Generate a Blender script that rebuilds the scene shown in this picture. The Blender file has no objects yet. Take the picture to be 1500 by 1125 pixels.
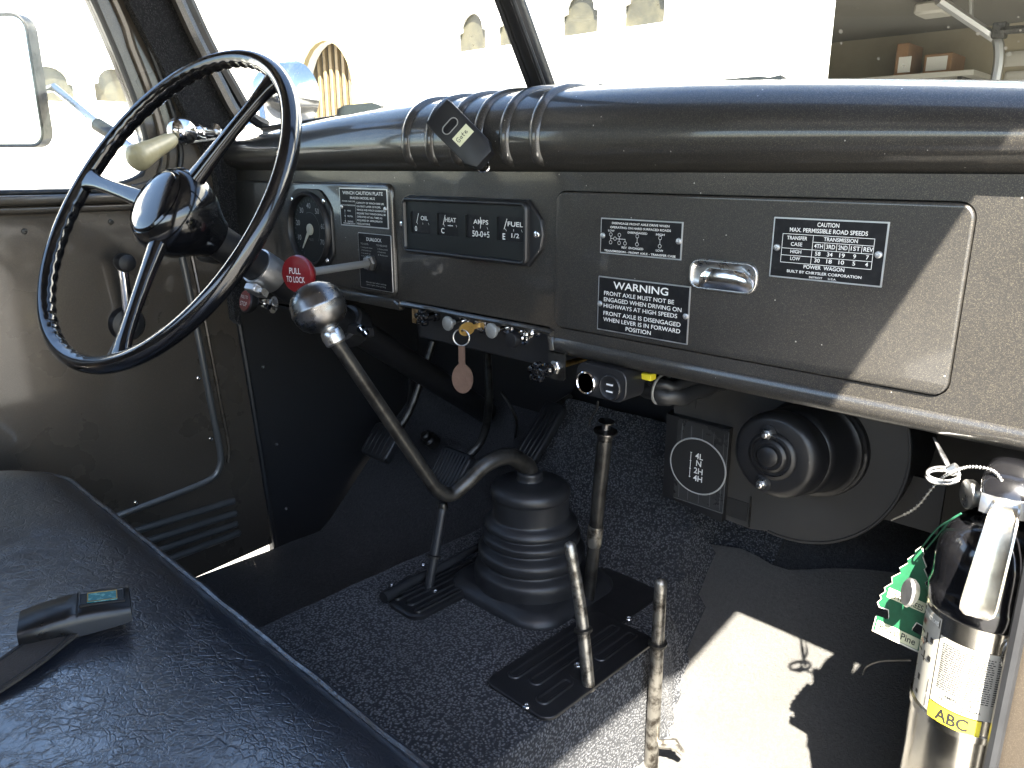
import bpy, bmesh, math, random
from mathutils import Vector, Matrix
R = math.radians
random.seed(7)
scn = bpy.context.scene
col = scn.collection

# ------------------------------------------------------------------ camera
H = 0.80                                  # eye height above the cab floor (m)
F = 1127.0                                # focal length in photo pixels (1500 wide)
XV = Vector((0.71953141, -0.18803912, -0.66851764))   # world axes seen in the camera frame
YV = Vector((0.6944599, 0.19482775, 0.69265258))
ZV = Vector((0.0, 0.96264398, -0.27077031))
cd = bpy.data.cameras.new('camera'); cam = bpy.data.objects.new('camera', cd); col.objects.link(cam)
cd.sensor_width = 36; cd.lens = F / 1500 * 36; cd.clip_start = 0.01; cd.clip_end = 2000
cam.matrix_world = Matrix(((XV[0], XV[1], -XV[2], 0), (YV[0], YV[1], -YV[2], 0), (ZV[0], ZV[1], -ZV[2], H), (0, 0, 0, 1)))
scn.camera = cam

# ------------------------------------------------------------------ light
SUN = Vector((-0.47, 0.62, -1.0)).normalized()        # direction the sunlight travels
elev = math.asin(-SUN.z)
wd = bpy.data.worlds.new('World'); scn.world = wd; wd.use_nodes = True
nt = wd.node_tree; bg = nt.nodes['Background']
sky = nt.nodes.new('ShaderNodeTexSky'); sky.sky_type = 'NISHITA'; sky.sun_disc = False
sky.sun_elevation = elev; sky.sun_rotation = math.atan2(-SUN.x, -SUN.y)
sky.air_density = 1.0; sky.dust_density = 1.0
nt.links.new(sky.outputs[0], bg.inputs[0]); bg.inputs[1].default_value = 0.065
sl = bpy.data.lights.new('sun', 'SUN'); sl.energy = 5.0; sl.angle = R(0.5); sl.color = (1, 0.935, 0.82)
so = bpy.data.objects.new('sun', sl); col.objects.link(so)
so.rotation_euler = SUN.to_track_quat('-Z', 'Y').to_euler(); so.location = (3, -6, 8)
scn.view_settings.view_transform = 'Standard'; scn.view_settings.look = 'None'
scn.view_settings.exposure = 3.55; scn.view_settings.gamma = 1.0
scn.view_settings.use_curve_mapping = False
scn.cycles.use_denoising = True
scn.cycles.max_bounces = 10; scn.cycles.diffuse_bounces = 5; scn.cycles.glossy_bounces = 5
scn.cycles.transparent_max_bounces = 16
scn.cycles.sample_clamp_indirect = 6.0
scn.cycles.caustics_reflective = False

# ------------------------------------------------------------------ helpers
def P(u, v, X=None, Y=None, Z=None):
    """point of the ray through photo pixel (u, v) on the plane X=, Y= or Z="""
    c = Vector((u - 750, 562.5 - v, F)); r = Vector((c.dot(XV), c.dot(YV), c.dot(ZV)))
    t = X / r.x if X is not None else Y / r.y if Y is not None else (Z - H) / r.z
    return r * t + Vector((0, 0, H))

def frame(o, x, y):
    """matrix with origin o, local x and y axes"""
    x = Vector(x).normalized(); y = Vector(y); y = (y - x * y.dot(x)).normalized(); z = x.cross(y)
    return Matrix(((x.x, y.x, z.x, o[0]), (x.y, y.y, z.y, o[1]), (x.z, y.z, z.z, o[2]), (0, 0, 0, 1)))

def axis(o, d, up=(0, 0, 1)):
    """matrix with local z along d"""
    d = Vector(d).normalized(); up = Vector(up)
    if abs(d.dot(up)) > .98: up = Vector((0, 1, 0))
    x = up.cross(d).normalized()
    return frame(o, x, d.cross(x))

def face(x, z, y=0.72):
    """frame on a surface that faces the seat: x right, y up, z toward the seat"""
    return frame((x, y, z), (1, 0, 0), (0, 0, 1))

def B(): return bmesh.new()

def obj(name, bm, mat, parent=None, ang=38, flat=False):
    bmesh.ops.recalc_face_normals(bm, faces=bm.faces)
    if not flat:
        for f in bm.faces: f.smooth = True
        for e in bm.edges:
            if len(e.link_faces) == 2 and e.calc_face_angle(0) > R(ang): e.smooth = False
    me = bpy.data.meshes.new(name); bm.to_mesh(me); bm.free()
    if mat: me.materials.append(mat)
    o = bpy.data.objects.new(name, me); col.objects.link(o)
    if parent:
        o.parent = parent; o.matrix_parent_inverse = parent.matrix_basis.inverted()
    return o

def thing(name, label, cat, loc=(0, 0, 0), group=None):
    o = bpy.data.objects.new(name, None); col.objects.link(o); o.location = loc; o.empty_display_size = .05
    return tag(o, label, cat, group)

def tag(o, label, cat, group=None):
    o['label'] = label; o['category'] = cat
    if group: o['group'] = group
    return o

def struct(o, kind='structure'):
    o['kind'] = kind; return o

def ringloft(bm, rings, cap0=True, cap1=True, closed=True):
    vs = [[bm.verts.new(p) for p in r] for r in rings]
    n = len(vs[0])
    for a, b in zip(vs, vs[1:]):
        for i in range(n if closed else n - 1):
            j = (i + 1) % n
            try: bm.faces.new((a[i], a[j], b[j], b[i]))
            except ValueError: pass
    if closed:
        if cap0: bm.faces.new(vs[0][::-1])
        if cap1: bm.faces.new(vs[-1])
    return vs

def rrect(x0, y0, x1, y1, r, n=5):
    r = max(min(r, (x1 - x0) / 2 - 1e-5, (y1 - y0) / 2 - 1e-5), 1e-5); out = []
    for cx, cy, a0 in ((x1 - r, y1 - r, 0), (x0 + r, y1 - r, 90), (x0 + r, y0 + r, 180), (x1 - r, y0 + r, 270)):
        for k in range(n + 1):
            a = R(a0 + 90 * k / n); out.append((cx + r * math.cos(a), cy + r * math.sin(a)))
    return out

def rstack(bm, M, x0, y0, x1, y1, r, steps, cap0=True, cap1=True, n=5):
    """stack of rounded rectangles: steps = [(inset, height), ...]"""
    rings = []
    for ins, h in steps:
        rings.append([M @ Vector((x, y, h)) for x, y in rrect(x0 + ins, y0 + ins, x1 - ins, y1 - ins, max(r - ins, 1e-4), n)])
    ringloft(bm, rings, cap0, cap1)

def lathe(bm, M, prof, n=28, cap0=True, cap1=True, sx=1, sy=1):
    rings = [[M @ Vector((sx * max(r, 1e-5) * math.cos(2 * math.pi * k / n), sy * max(r, 1e-5) * math.sin(2 * math.pi * k / n), h)) for k in range(n)] for r, h in prof]
    ringloft(bm, rings, cap0, cap1)

def tube(bm, pts, rad, n=12, cap=True, flat=1.0, up=None):
    pts = [Vector(p) for p in pts]; m = len(pts)
    if not hasattr(rad, '__len__'): rad = [rad] * m
    tans = [(pts[min(i + 1, m - 1)] - pts[max(i - 1, 0)]).normalized() for i in range(m)]
    nrm = Vector(up) if up else (Vector((0, 0, 1)) if abs(tans[0].z) < .9 else Vector((1, 0, 0)))
    rings = []
    for p, t, r in zip(pts, tans, rad):
        nrm = (nrm - t * nrm.dot(t)).normalized(); b = t.cross(nrm)
        rings.append([p + r * (math.cos(2 * math.pi * k / n) * nrm * flat + math.sin(2 * math.pi * k / n) * b) for k in range(n)])
    ringloft(bm, rings, cap, cap)

def ctube(bm, pts, r, n=10, flat=1.0, up=None):
    """tube with hemispherical ends"""
    pts = [Vector(p) for p in pts]
    d0 = (pts[1] - pts[0]).normalized(); d1 = (pts[-1] - pts[-2]).normalized()
    a = [pts[0] - d0 * r, pts[0] - d0 * r * .8, pts[0] - d0 * r * .4]; b = [pts[-1] + d1 * r * .4, pts[-1] + d1 * r * .8, pts[-1] + d1 * r]
    tube(bm, a + pts + b, [r * .08, r * .6, r * .92] + [r] * len(pts) + [r * .92, r * .6, r * .08], n, True, flat, up)

def spl(pts, k=8):
    """Catmull-Rom resample"""
    pts = [Vector(p) for p in pts]; q = [pts[0] * 2 - pts[1]] + pts + [pts[-1] * 2 - pts[-2]]; out = []
    for i in range(1, len(q) - 2):
        p0, p1, p2, p3 = q[i - 1:i + 3]
        for j in range(k):
            t = j / k
            out.append(.5 * ((2 * p1) + (p2 - p0) * t + (2 * p0 - 5 * p1 + 4 * p2 - p3) * t * t + (3 * p1 - p0 - 3 * p2 + p3) * t ** 3))
    return out + [pts[-1]]

def box(bm, M, x0, x1, y0, y1, z0, z1, bev=0.0, seg=2):
    m = bmesh.new(); bmesh.ops.create_cube(m, size=1)
    for v in m.verts: v.co = Vector(((x0 + x1) / 2 + v.co.x * (x1 - x0), (y0 + y1) / 2 + v.co.y * (y1 - y0), (z0 + z1) / 2 + v.co.z * (z1 - z0)))
    if bev: bmesh.ops.bevel(m, geom=m.edges[:], offset=bev, segments=seg, affect='EDGES', profile=.5)
    bmesh.ops.transform(m, matrix=M, verts=m.verts); add(bm, m)

def add(bm, m):
    d = {v: bm.verts.new(v.co) for v in m.verts}
    for f in m.faces:
        try: bm.faces.new([d[v] for v in f.verts])
        except ValueError: pass
    m.free()

def prism(bm, M, pts, h0, h1, holes=()):
    """flat plate from an outline with holes, local xy outline, thickness along z"""
    m = bmesh.new(); edges = []
    for loop in [pts] + list(holes):
        vs = [m.verts.new((x, y, h1)) for x, y in loop]
        edges += [m.edges.new((vs[i], vs[(i + 1) % len(vs)])) for i in range(len(vs))]
    bmesh.ops.triangle_fill(m, use_beauty=True, edges=edges)
    ext = bmesh.ops.extrude_face_region(m, geom=m.faces[:])
    for v in [g for g in ext['geom'] if isinstance(g, bmesh.types.BMVert)]: v.co.z = h0
    bmesh.ops.dissolve_limit(m, angle_limit=R(.5), verts=m.verts, edges=m.edges) if not holes else None
    bmesh.ops.transform(m, matrix=M, verts=m.verts); add(bm, m)

I4 = Matrix.Identity(4)
_tc = {}
def glyphs(s, bold):
    k = (s, bold)
    if k not in _tc:
        c = bpy.data.curves.new('t', 'FONT'); c.body = s; c.size = 1; c.resolution_u = 3; c.offset = bold; c.align_x = 'CENTER'
        o = bpy.data.objects.new('t', c); col.objects.link(o)
        dg = bpy.context.evaluated_depsgraph_get(); dg.update()
        me = bpy.data.meshes.new_from_object(o.evaluated_get(dg))
        vs = [v.co.copy() for v in me.vertices]; fs = [tuple(p.vertices) for p in me.polygons]
        bpy.data.objects.remove(o); bpy.data.curves.remove(c); bpy.data.meshes.remove(me)
        xs = [v.x for v in vs] or [0]
        _tc[k] = (vs, fs, min(xs), max(xs))
    return _tc[k]

def text(bm, M, s, x, y, size, width=None, al='C', bold=0.0, h=0.0, fn=None, rot=0):
    """flat printed lettering: baseline y, optional forced width"""
    vs, fs, x0, x1 = glyphs(s, bold); sx = size
    if width and x1 > x0: sx = width / (x1 - x0)
    off = {'C': -(x0 + x1) / 2, 'L': -x0, 'R': -x1}[al]
    cr, sr = math.cos(rot), math.sin(rot); nv = []
    for v in vs:
        a, b = (v.x + off) * sx, v.y * size
        p = Vector((x + a * cr - b * sr, y + a * sr + b * cr, h))
        nv.append(bm.verts.new(fn(p) if fn else M @ p))
    for f in fs:
        try: bm.faces.new([nv[i] for i in f])
        except ValueError: pass

def quad(bm, M, x0, y0, x1, y1, h=0.0, fn=None):
    ps = [Vector((x0, y0, h)), Vector((x1, y0, h)), Vector((x1, y1, h)), Vector((x0, y1, h))]
    bm.faces.new([bm.verts.new(fn(p) if fn else M @ p) for p in ps])

def stroke(bm, M, pts, w, h=0.0):
    for (ax, ay), (bx, by) in zip(pts, pts[1:]):
        d = Vector((bx - ax, by - ay)); l = d.length
        if l < 1e-7: continue
        d /= l; n = Vector((-d.y, d.x)) * w / 2; e = d * w / 2
        cs = [(ax - e.x - n.x, ay - e.y - n.y), (bx + e.x - n.x, by + e.y - n.y), (bx + e.x + n.x, by + e.y + n.y), (ax - e.x + n.x, ay - e.y + n.y)]
        bm.faces.new([bm.verts.new(M @ Vector((x, y, h))) for x, y in cs])

def circ(cx, cy, r, n=20, a0=0, a1=360):
    return [(cx + r * math.cos(R(a0 + (a1 - a0) * k / n)), cy + r * math.sin(R(a0 + (a1 - a0) * k / n))) for k in range(n + 1)]

def screw(M, r, mat, parent, name='screw', h=None):
    h = h or r * .55
    bm = B(); lathe(bm, M, [(r, 0), (r, h * .35), (r * .85, h * .8), (r * .5, h), (r * .36, h), (r * .28, h * .55)], 14)
    return obj(name, bm, mat, parent)

def hexnut(bm, M, r, h0, h1):
    rings = [[M @ Vector((q * math.cos(R(60 * k)), q * math.sin(R(60 * k)), z)) for k in range(6)] for q, z in ((r, h0), (r, h1 - r * .15), (r * .86, h1))]
    ringloft(bm, rings)

# ------------------------------------------------------------------ materials
def mat(name, base, rough=.5, metal=0.0, coat=0.0, bump=None, var=None, spec=None, sheen=0.0, emit=None, alpha=None, coatr=.08, rvar=None):
    """bump = (kind, scale, strength, distance); var = (scale, second colour, lo, hi)"""
    m = bpy.data.materials.new(name); m.use_nodes = True; t = m.node_tree; b = t.nodes['Principled BSDF']
    b.inputs['Base Color'].default_value = (*base, 1); b.inputs['Roughness'].default_value = rough; b.inputs['Metallic'].default_value = metal
    b.inputs['Coat Weight'].default_value = coat; b.inputs['Coat Roughness'].default_value = coatr
    if spec is not None: b.inputs['Specular IOR Level'].default_value = spec
    if sheen: b.inputs['Sheen Weight'].default_value = sheen; b.inputs['Sheen Roughness'].default_value = .4
    if alpha is not None: b.inputs['Alpha'].default_value = alpha
    tc = t.nodes.new('ShaderNodeTexCoord'); L = t.links.new
    if var:
        n = t.nodes.new('ShaderNodeTexNoise'); n.inputs['Scale'].default_value = var[0]; n.inputs['Detail'].default_value = 6; n.inputs['Roughness'].default_value = .65
        r = t.nodes.new('ShaderNodeValToRGB'); e = r.color_ramp.elements
        e[0].position, e[1].position = var[2], var[3]; e[0].color = (*base, 1); e[1].color = (*var[1], 1)
        L(tc.outputs['Object'], n.inputs['Vector']); L(n.outputs['Fac'], r.inputs['Fac']); L(r.outputs['Color'], b.inputs['Base Color'])
    if rvar:
        n = t.nodes.new('ShaderNodeTexNoise'); n.inputs['Scale'].default_value = rvar[0]; n.inputs['Detail'].default_value = 7; n.inputs['Roughness'].default_value = .7
        q = t.nodes.new('ShaderNodeMapRange'); q.inputs['From Min'].default_value = .3; q.inputs['From Max'].default_value = .7
        q.inputs['To Min'].default_value = rvar[1]; q.inputs['To Max'].default_value = rvar[2]
        L(tc.outputs['Object'], n.inputs['Vector']); L(n.outputs['Fac'], q.inputs['Value']); L(q.outputs['Result'], b.inputs['Roughness'])
    if bump:
        kind, sc, st, di = bump
        bn = t.nodes.new('ShaderNodeBump'); bn.inputs['Strength'].default_value = st; bn.inputs['Distance'].default_value = di
        if kind == 'noise':
            n = t.nodes.new('ShaderNodeTexNoise'); n.inputs['Detail'].default_value = 5; o = n.outputs['Fac']
        else:
            n = t.nodes.new('ShaderNodeTexVoronoi'); o = n.outputs['Distance']
        n.inputs['Scale'].default_value = sc
        L(tc.outputs['Object'], n.inputs['Vector']); L(o, bn.inputs['Height']); L(bn.outputs['Normal'], b.inputs['Normal'])
    return m

def paint(name, base, flake, rough=.34, coat=.35):
    """metallic enamel with coarse flake, orange peel, faint scuffs and dust specks"""
    m = mat(name, base, rough, .35, coat); t = m.node_tree; b = t.nodes['Principled BSDF']; L = t.links.new; N = t.nodes.new
    tc = t.nodes['Texture Coordinate']
    v = N('ShaderNodeTexVoronoi'); v.inputs['Scale'].default_value = 1900; L(tc.outputs['Object'], v.inputs['Vector'])
    sub = N('ShaderNodeVectorMath'); sub.operation = 'MULTIPLY_ADD'; sub.inputs[1].default_value = (.07,) * 3; sub.inputs[2].default_value = (-.035,) * 3
    L(v.outputs['Color'], sub.inputs[0])
    g = N('ShaderNodeNewGeometry'); ad = N('ShaderNodeVectorMath'); ad.operation = 'ADD'; L(g.outputs['Normal'], ad.inputs[0]); L(sub.outputs[0], ad.inputs[1])
    nm = N('ShaderNodeVectorMath'); nm.operation = 'NORMALIZE'; L(ad.outputs[0], nm.inputs[0]); L(nm.outputs[0], b.inputs['Normal'])
    n2 = N('ShaderNodeTexNoise'); n2.inputs['Scale'].default_value = 7; n2.inputs['Detail'].default_value = 8; L(tc.outputs['Object'], n2.inputs['Vector'])
    r2 = N('ShaderNodeMapRange'); r2.inputs['From Min'].default_value = .3; r2.inputs['From Max'].default_value = .75; r2.inputs['To Min'].default_value = rough - .05; r2.inputs['To Max'].default_value = rough + .12
    L(n2.outputs['Fac'], r2.inputs['Value']); L(r2.outputs['Result'], b.inputs['Roughness'])
    # dust specks and small chips
    n3 = N('ShaderNodeTexVoronoi'); n3.inputs['Scale'].default_value = 120; L(tc.outputs['Object'], n3.inputs['Vector'])
    ls = N('ShaderNodeMath'); ls.operation = 'LESS_THAN'; L(n3.outputs['Distance'], ls.inputs[0]); ls.inputs[1].default_value = .09
    sp = N('ShaderNodeSeparateColor'); L(n3.outputs['Color'], sp.inputs[0]); gt = N('ShaderNodeMath'); gt.operation = 'GREATER_THAN'; gt.inputs[1].default_value = .90
    L(sp.outputs[0], gt.inputs[0]); mu = N('ShaderNodeMath'); mu.operation = 'MULTIPLY'; L(ls.outputs[0], mu.inputs[0]); L(gt.outputs[0], mu.inputs[1])
    hs = N('ShaderNodeMix'); hs.data_type = 'RGBA'; sp2 = N('ShaderNodeSeparateColor'); L(v.outputs['Color'], sp2.inputs[0])
    pw = N('ShaderNodeMath'); pw.operation = 'POWER'; pw.inputs[1].default_value = 5; L(sp2.outputs[1], pw.inputs[0])
    L(pw.outputs[0], hs.inputs['Factor']); hs.inputs['A'].default_value = (*base, 1); hs.inputs['B'].default_value = (*flake, 1)
    dm = N('ShaderNodeMix'); dm.data_type = 'RGBA'; L(mu.outputs[0], dm.inputs['Factor']); L(hs.outputs['Result'], dm.inputs['A']); dm.inputs['B'].default_value = (.42, .40, .36, 1)
    L(dm.outputs['Result'], b.inputs['Base Color'])
    # orange peel in the clear coat
    pe = N('ShaderNodeTexNoise'); pe.inputs['Scale'].default_value = 170; L(tc.outputs['Object'], pe.inputs['Vector'])
    bp = N('ShaderNodeBump'); bp.inputs['Strength'].default_value = .02; bp.inputs['Distance'].default_value = .001; L(pe.outputs['Fac'], bp.inputs['Height']); L(bp.outputs['Normal'], b.inputs['Coat Normal'])
    return m

def carpet(name, a, b_, scale, strength, loop=True):
    m = mat(name, a, .95, spec=.15, sheen=.15); t = m.node_tree; b = t.nodes['Principled BSDF']; L = t.links.new; N = t.nodes.new; tc = t.nodes['Texture Coordinate']
    n0 = N('ShaderNodeTexNoise'); n0.inputs['Scale'].default_value = scale * .25; L(tc.outputs['Object'], n0.inputs['Vector'])
    mx = N('ShaderNodeVectorMath'); mx.operation = 'MULTIPLY_ADD'; mx.inputs[1].default_value = (.006,) * 3; L(n0.outputs['Color'], mx.inputs[0]); L(tc.outputs['Object'], mx.inputs[2])
    v = N('ShaderNodeTexVoronoi') if loop else N('ShaderNodeTexNoise')
    v.inputs['Scale'].default_value = scale; L(mx.outputs[0], v.inputs['Vector'])
    h = v.outputs['Distance'] if loop else v.outputs['Fac']
    if not loop: v.inputs['Detail'].default_value = 8; v.inputs['Roughness'].default_value = .8
    n1 = N('ShaderNodeTexNoise'); n1.inputs['Scale'].default_value = scale * 3; n1.inputs['Detail'].default_value = 4; L(tc.outputs['Object'], n1.inputs['Vector'])
    r = N('ShaderNodeMapRange'); L(h, r.inputs['Value']); r.inputs['From Min'].default_value = .05 if loop else .35; r.inputs['From Max'].default_value = .55 if loop else .7
    r.inputs['To Min'].default_value = 1 if loop else 0; r.inputs['To Max'].default_value = 0 if loop else 1
    ml = N('ShaderNodeMath'); ml.operation = 'MULTIPLY'; L(r.outputs['Result'], ml.inputs[0]); L(n1.outputs['Fac'], ml.inputs[1])
    n4 = N('ShaderNodeTexNoise'); n4.inputs['Scale'].default_value = 9; n4.inputs['Detail'].default_value = 5; L(tc.outputs['Object'], n4.inputs['Vector'])
    m3 = N('ShaderNodeMath'); m3.operation = 'MULTIPLY'; L(ml.outputs[0], m3.inputs[0]); L(n4.outputs['Fac'], m3.inputs[1])
    m4 = N('ShaderNodeMath'); m4.operation = 'MULTIPLY'; m4.inputs[1].default_value = 2.4; m4.use_clamp = True; L(m3.outputs[0], m4.inputs[0])
    c = N('ShaderNodeMix'); c.data_type = 'RGBA'; c.inputs['A'].default_value = (*a, 1); c.inputs['B'].default_value = (*b_, 1); L(m4.outputs[0], c.inputs['Factor']); L(c.outputs['Result'], b.inputs['Base Color'])
    # pale lint
    lv = N('ShaderNodeTexVoronoi'); lv.inputs['Scale'].default_value = 55; L(tc.outputs['Object'], lv.inputs['Vector'])
    bp = N('ShaderNodeBump'); bp.inputs['Strength'].default_value = strength; bp.inputs['Distance'].default_value = .004; L(ml.outputs[0], bp.inputs['Height']); L(bp.outputs['Normal'], b.inputs['Normal'])
    return m

def leather(name):
    m = mat(name, (.015, .019, .028), .30, spec=1.0, coat=1.0, coatr=.22); m.node_tree.nodes['Principled BSDF'].inputs['Coat IOR'].default_value = 2.0; t = m.node_tree; b = t.nodes['Principled BSDF']; L = t.links.new; N = t.nodes.new; tc = t.nodes['Texture Coordinate']
    n = N('ShaderNodeTexNoise'); n.inputs['Scale'].default_value = 14; n.inputs['Detail'].default_value = 5; L(tc.outputs['Object'], n.inputs['Vector'])
    mx = N('ShaderNodeVectorMath'); mx.operation = 'MULTIPLY_ADD'; mx.inputs[1].default_value = (.035,) * 3; L(n.outputs['Color'], mx.inputs[0]); L(tc.outputs['Object'], mx.inputs[2])
    hs = None
    for sc, wt, wd in ((44, .8, .07), (110, .8, .12), (240, .45, .25)):
        v = N('ShaderNodeTexVoronoi'); v.feature = 'DISTANCE_TO_EDGE'; v.inputs['Scale'].default_value = sc; L(mx.outputs[0], v.inputs['Vector'])
        r = N('ShaderNodeMapRange'); r.interpolation_type = 'SMOOTHSTEP'; r.inputs['From Max'].default_value = wd; r.inputs['To Max'].default_value = wt; L(v.outputs['Distance'], r.inputs['Value'])
        # only some of the creases open up
        k = N('ShaderNodeTexNoise'); k.inputs['Scale'].default_value = sc * .35; k.inputs['Detail'].default_value = 3; L(tc.outputs['Object'], k.inputs['Vector'])
        q = N('ShaderNodeMapRange'); q.inputs['From Min'].default_value = .38; q.inputs['From Max'].default_value = .62; L(k.outputs['Fac'], q.inputs['Value'])
        mu = N('ShaderNodeMath'); mu.operation = 'MULTIPLY'; L(r.outputs['Result'], mu.inputs[0]); L(q.outputs['Result'], mu.inputs[1])
        if hs is None: hs = mu.outputs[0]
        else:
            a = N('ShaderNodeMath'); a.operation = 'ADD'; L(hs, a.inputs[0]); L(mu.outputs[0], a.inputs[1]); hs = a.outputs[0]
    f = N('ShaderNodeTexNoise'); f.inputs['Scale'].default_value = 420; L(tc.outputs['Object'], f.inputs['Vector'])
    a = N('ShaderNodeMath'); a.operation = 'MULTIPLY_ADD'; a.inputs[1].default_value = .35; L(f.outputs['Fac'], a.inputs[0]); L(hs, a.inputs[2])
    bp = N('ShaderNodeBump'); bp.inputs['Strength'].default_value = .34; bp.inputs['Distance'].default_value = .0012; L(a.outputs[0], bp.inputs['Height']); L(bp.outputs['Normal'], b.inputs['Normal']); L(bp.outputs['Normal'], b.inputs['Coat Normal'])
    r = N('ShaderNodeMapRange'); r.inputs['To Min'].default_value = .26; r.inputs['To Max'].default_value = .42; L(n.outputs['Fac'], r.inputs['Value']); L(r.outputs['Result'], b.inputs['Roughness'])
    return m

def glassmat(name, dust):
    """clear pane with a fresnel reflection and a film of dust and specks"""
    m = bpy.data.materials.new(name); m.use_nodes = True; t = m.node_tree; L = t.links.new; N = t.nodes.new; t.nodes.clear()
    out = N('ShaderNodeOutputMaterial'); tr = N('ShaderNodeBsdfTransparent'); tr.inputs[0].default_value = (.97, .985, .975, 1); gl = N('ShaderNodeBsdfGlossy'); gl.inputs['Roughness'].default_value = .02
    lw_ = N('ShaderNodeLayerWeight'); lw_.inputs[0].default_value = .5; p5 = N('ShaderNodeMath'); p5.operation = 'POWER'; p5.inputs[1].default_value = 5; L(lw_.outputs['Facing'], p5.inputs[0]); fr = N('ShaderNodeMath'); fr.operation = 'MULTIPLY_ADD'; fr.inputs[1].default_value = .9; fr.inputs[2].default_value = .035; L(p5.outputs[0], fr.inputs[0]); mx = N('ShaderNodeMixShader'); L(fr.outputs[0], mx.inputs[0]); L(tr.outputs[0], mx.inputs[1]); L(gl.outputs[0], mx.inputs[2])
    tc = N('ShaderNodeTexCoord'); v = N('ShaderNodeTexVoronoi'); v.inputs['Scale'].default_value = 95; v.inputs['Randomness'].default_value = 1; L(tc.outputs['Object'], v.inputs['Vector'])
    sp = N('ShaderNodeSeparateColor'); L(v.outputs['Color'], sp.inputs[0])
    th = N('ShaderNodeMath'); th.operation = 'POWER'; th.inputs[1].default_value = 2.6; L(sp.outputs[0], th.inputs[0])
    th2 = N('ShaderNodeMath'); th2.operation = 'MULTIPLY'; th2.inputs[1].default_value = .2; L(th.outputs[0], th2.inputs[0])
    ls = N('ShaderNodeMath'); ls.operation = 'LESS_THAN'; L(v.outputs['Distance'], ls.inputs[0]); L(th2.outputs[0], ls.inputs[1])
    n = N('ShaderNodeTexNoise'); n.inputs['Scale'].default_value = 5; n.inputs['Detail'].default_value = 6; L(tc.outputs['Object'], n.inputs['Vector'])
    ma = N('ShaderNodeMath'); ma.operation = 'MULTIPLY_ADD'; ma.inputs[1].default_value = .45; L(ls.outputs[0], ma.inputs[0])
    fm = N('ShaderNodeMath'); fm.operation = 'MULTIPLY'; fm.inputs[1].default_value = .06; L(n.outputs['Fac'], fm.inputs[0]); L(fm.outputs[0], ma.inputs[2])
    du = N('ShaderNodeMath'); du.operation = 'MULTIPLY'; du.inputs[1].default_value = dust; L(ma.outputs[0], du.inputs[0])
    df = N('ShaderNodeBsdfDiffuse'); df.inputs[0].default_value = (.6, .56, .48, 1); m2 = N('ShaderNodeMixShader'); L(du.outputs[0], m2.inputs[0]); L(mx.outputs[0], m2.inputs[1]); L(df.outputs[0], m2.inputs[2]); L(m2.outputs[0], out.inputs[0])
    return m

M = {}
M['dash'] = paint('dash_paint', (.030, .0287, .0272), (.105, .092, .072), .37, .9)
M['door'] = paint('door_paint', (.078, .064, .050), (.13, .108, .08), .28, .9)
M['rib_glint'] = mat('door_rib_glint', (.13, .13, .125), .28, .4)  # paler than the door: sunlight reflected off ribs and border put into the colour
M['dark_paint'] = mat('dark_paint', (.018, .018, .019), .42, bump=('noise', 180, .08, .002))
M['gloss_black'] = mat('gloss_black_enamel', (.006, .006, .007), .12, coat=.6, rvar=(25, .08, .2))
M['satin_black'] = mat('satin_black', (.012, .012, .013), .38, bump=('noise', 120, .06, .002), rvar=(30, .3, .48))
M['buckle'] = mat('buckle_black', (.006, .006, .0065), .3, rvar=(40, .25, .45))
M['black'] = mat('black_plastic', (.011, .011, .012), .45)
M['heater'] = mat('heater_black', (.040, .038, .035), .5, bump=('noise', 70, .06, .003), rvar=(18, .4, .6))
M['rubber'] = mat('rubber', (.014, .0145, .016), .42, bump=('noise', 90, .1, .002), var=(14, (.022, .023, .025), .4, .7))
M['chrome'] = mat('chrome', (.78, .78, .78), .10, 1.0, rvar=(40, .06, .2))
M['steel'] = mat('brushed_steel', (.56, .55, .53), .28, 1.0, rvar=(60, .2, .4))
M['alu'] = mat('aluminium', (.60, .60, .60), .38, 1.0, rvar=(80, .3, .5))
M['pewter'] = mat('worn_pewter', (.22, .215, .21), .26, 1.0, var=(35, (.13, .12, .11), .45, .72), rvar=(30, .18, .42))
M['worn'] = mat('worn_steel', (.36, .34, .30), .38, .9, var=(60, (.07, .06, .05), .46, .62), bump=('noise', 150, .15, .001))
M['dark_steel'] = mat('dark_steel', (.075, .072, .066), .36, .75, var=(40, (.03, .028, .026), .45, .65))
M['silver'] = mat('silver_paint', (.42, .42, .40), .42, .6)
M['brass'] = mat('brass', (.55, .36, .12), .32, 1.0, var=(80, (.3, .2, .08), .5, .7))
M['gold'] = mat('gold_foil', (.62, .47, .28), .3, .8, var=(120, (.3, .2, .1), .48, .56))
M['red'] = mat('red_enamel', (.19, .009, .012), .28, coat=.4, var=(30, (.15, .008, .010), .45, .7))
M['cream'] = mat('cream_bakelite', (.52, .45, .27), .35, coat=.3, var=(22, (.38, .31, .17), .5, .75))
M['white'] = mat('white_print', (.78, .78, .75), .6)
M['grey_print'] = mat('grey_print', (.34, .34, .33), .6)
M['faint'] = mat('faint_print', (.15, .155, .15), .6)
M['plate'] = mat('plate_black', (.007, .007, .008), .45, spec=.25, var=(90, (.016, .016, .017), .45, .7))
M['dial'] = mat('dial_black', (.010, .012, .012), .5, spec=.3)
M['needle'] = mat('needle_cream', (.50, .48, .38), .5)
M['fob'] = mat('brown_leather', (.085, .046, .030), .6, var=(60, (.125, .072, .05), .4, .7), bump=('noise', 150, .3, .002))
M['pillar'] = carpet('pillar_fabric', (.016, .016, .017), (.060, .060, .062), 330, .8)
M['loop'] = carpet('loop_carpet', (.024, .0255, .029), (.25, .255, .27), 285, 1.0)
M['carpet'] = carpet('dark_carpet', (.024, .0245, .026), (.095, .095, .098), 170, .9, False)
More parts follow.
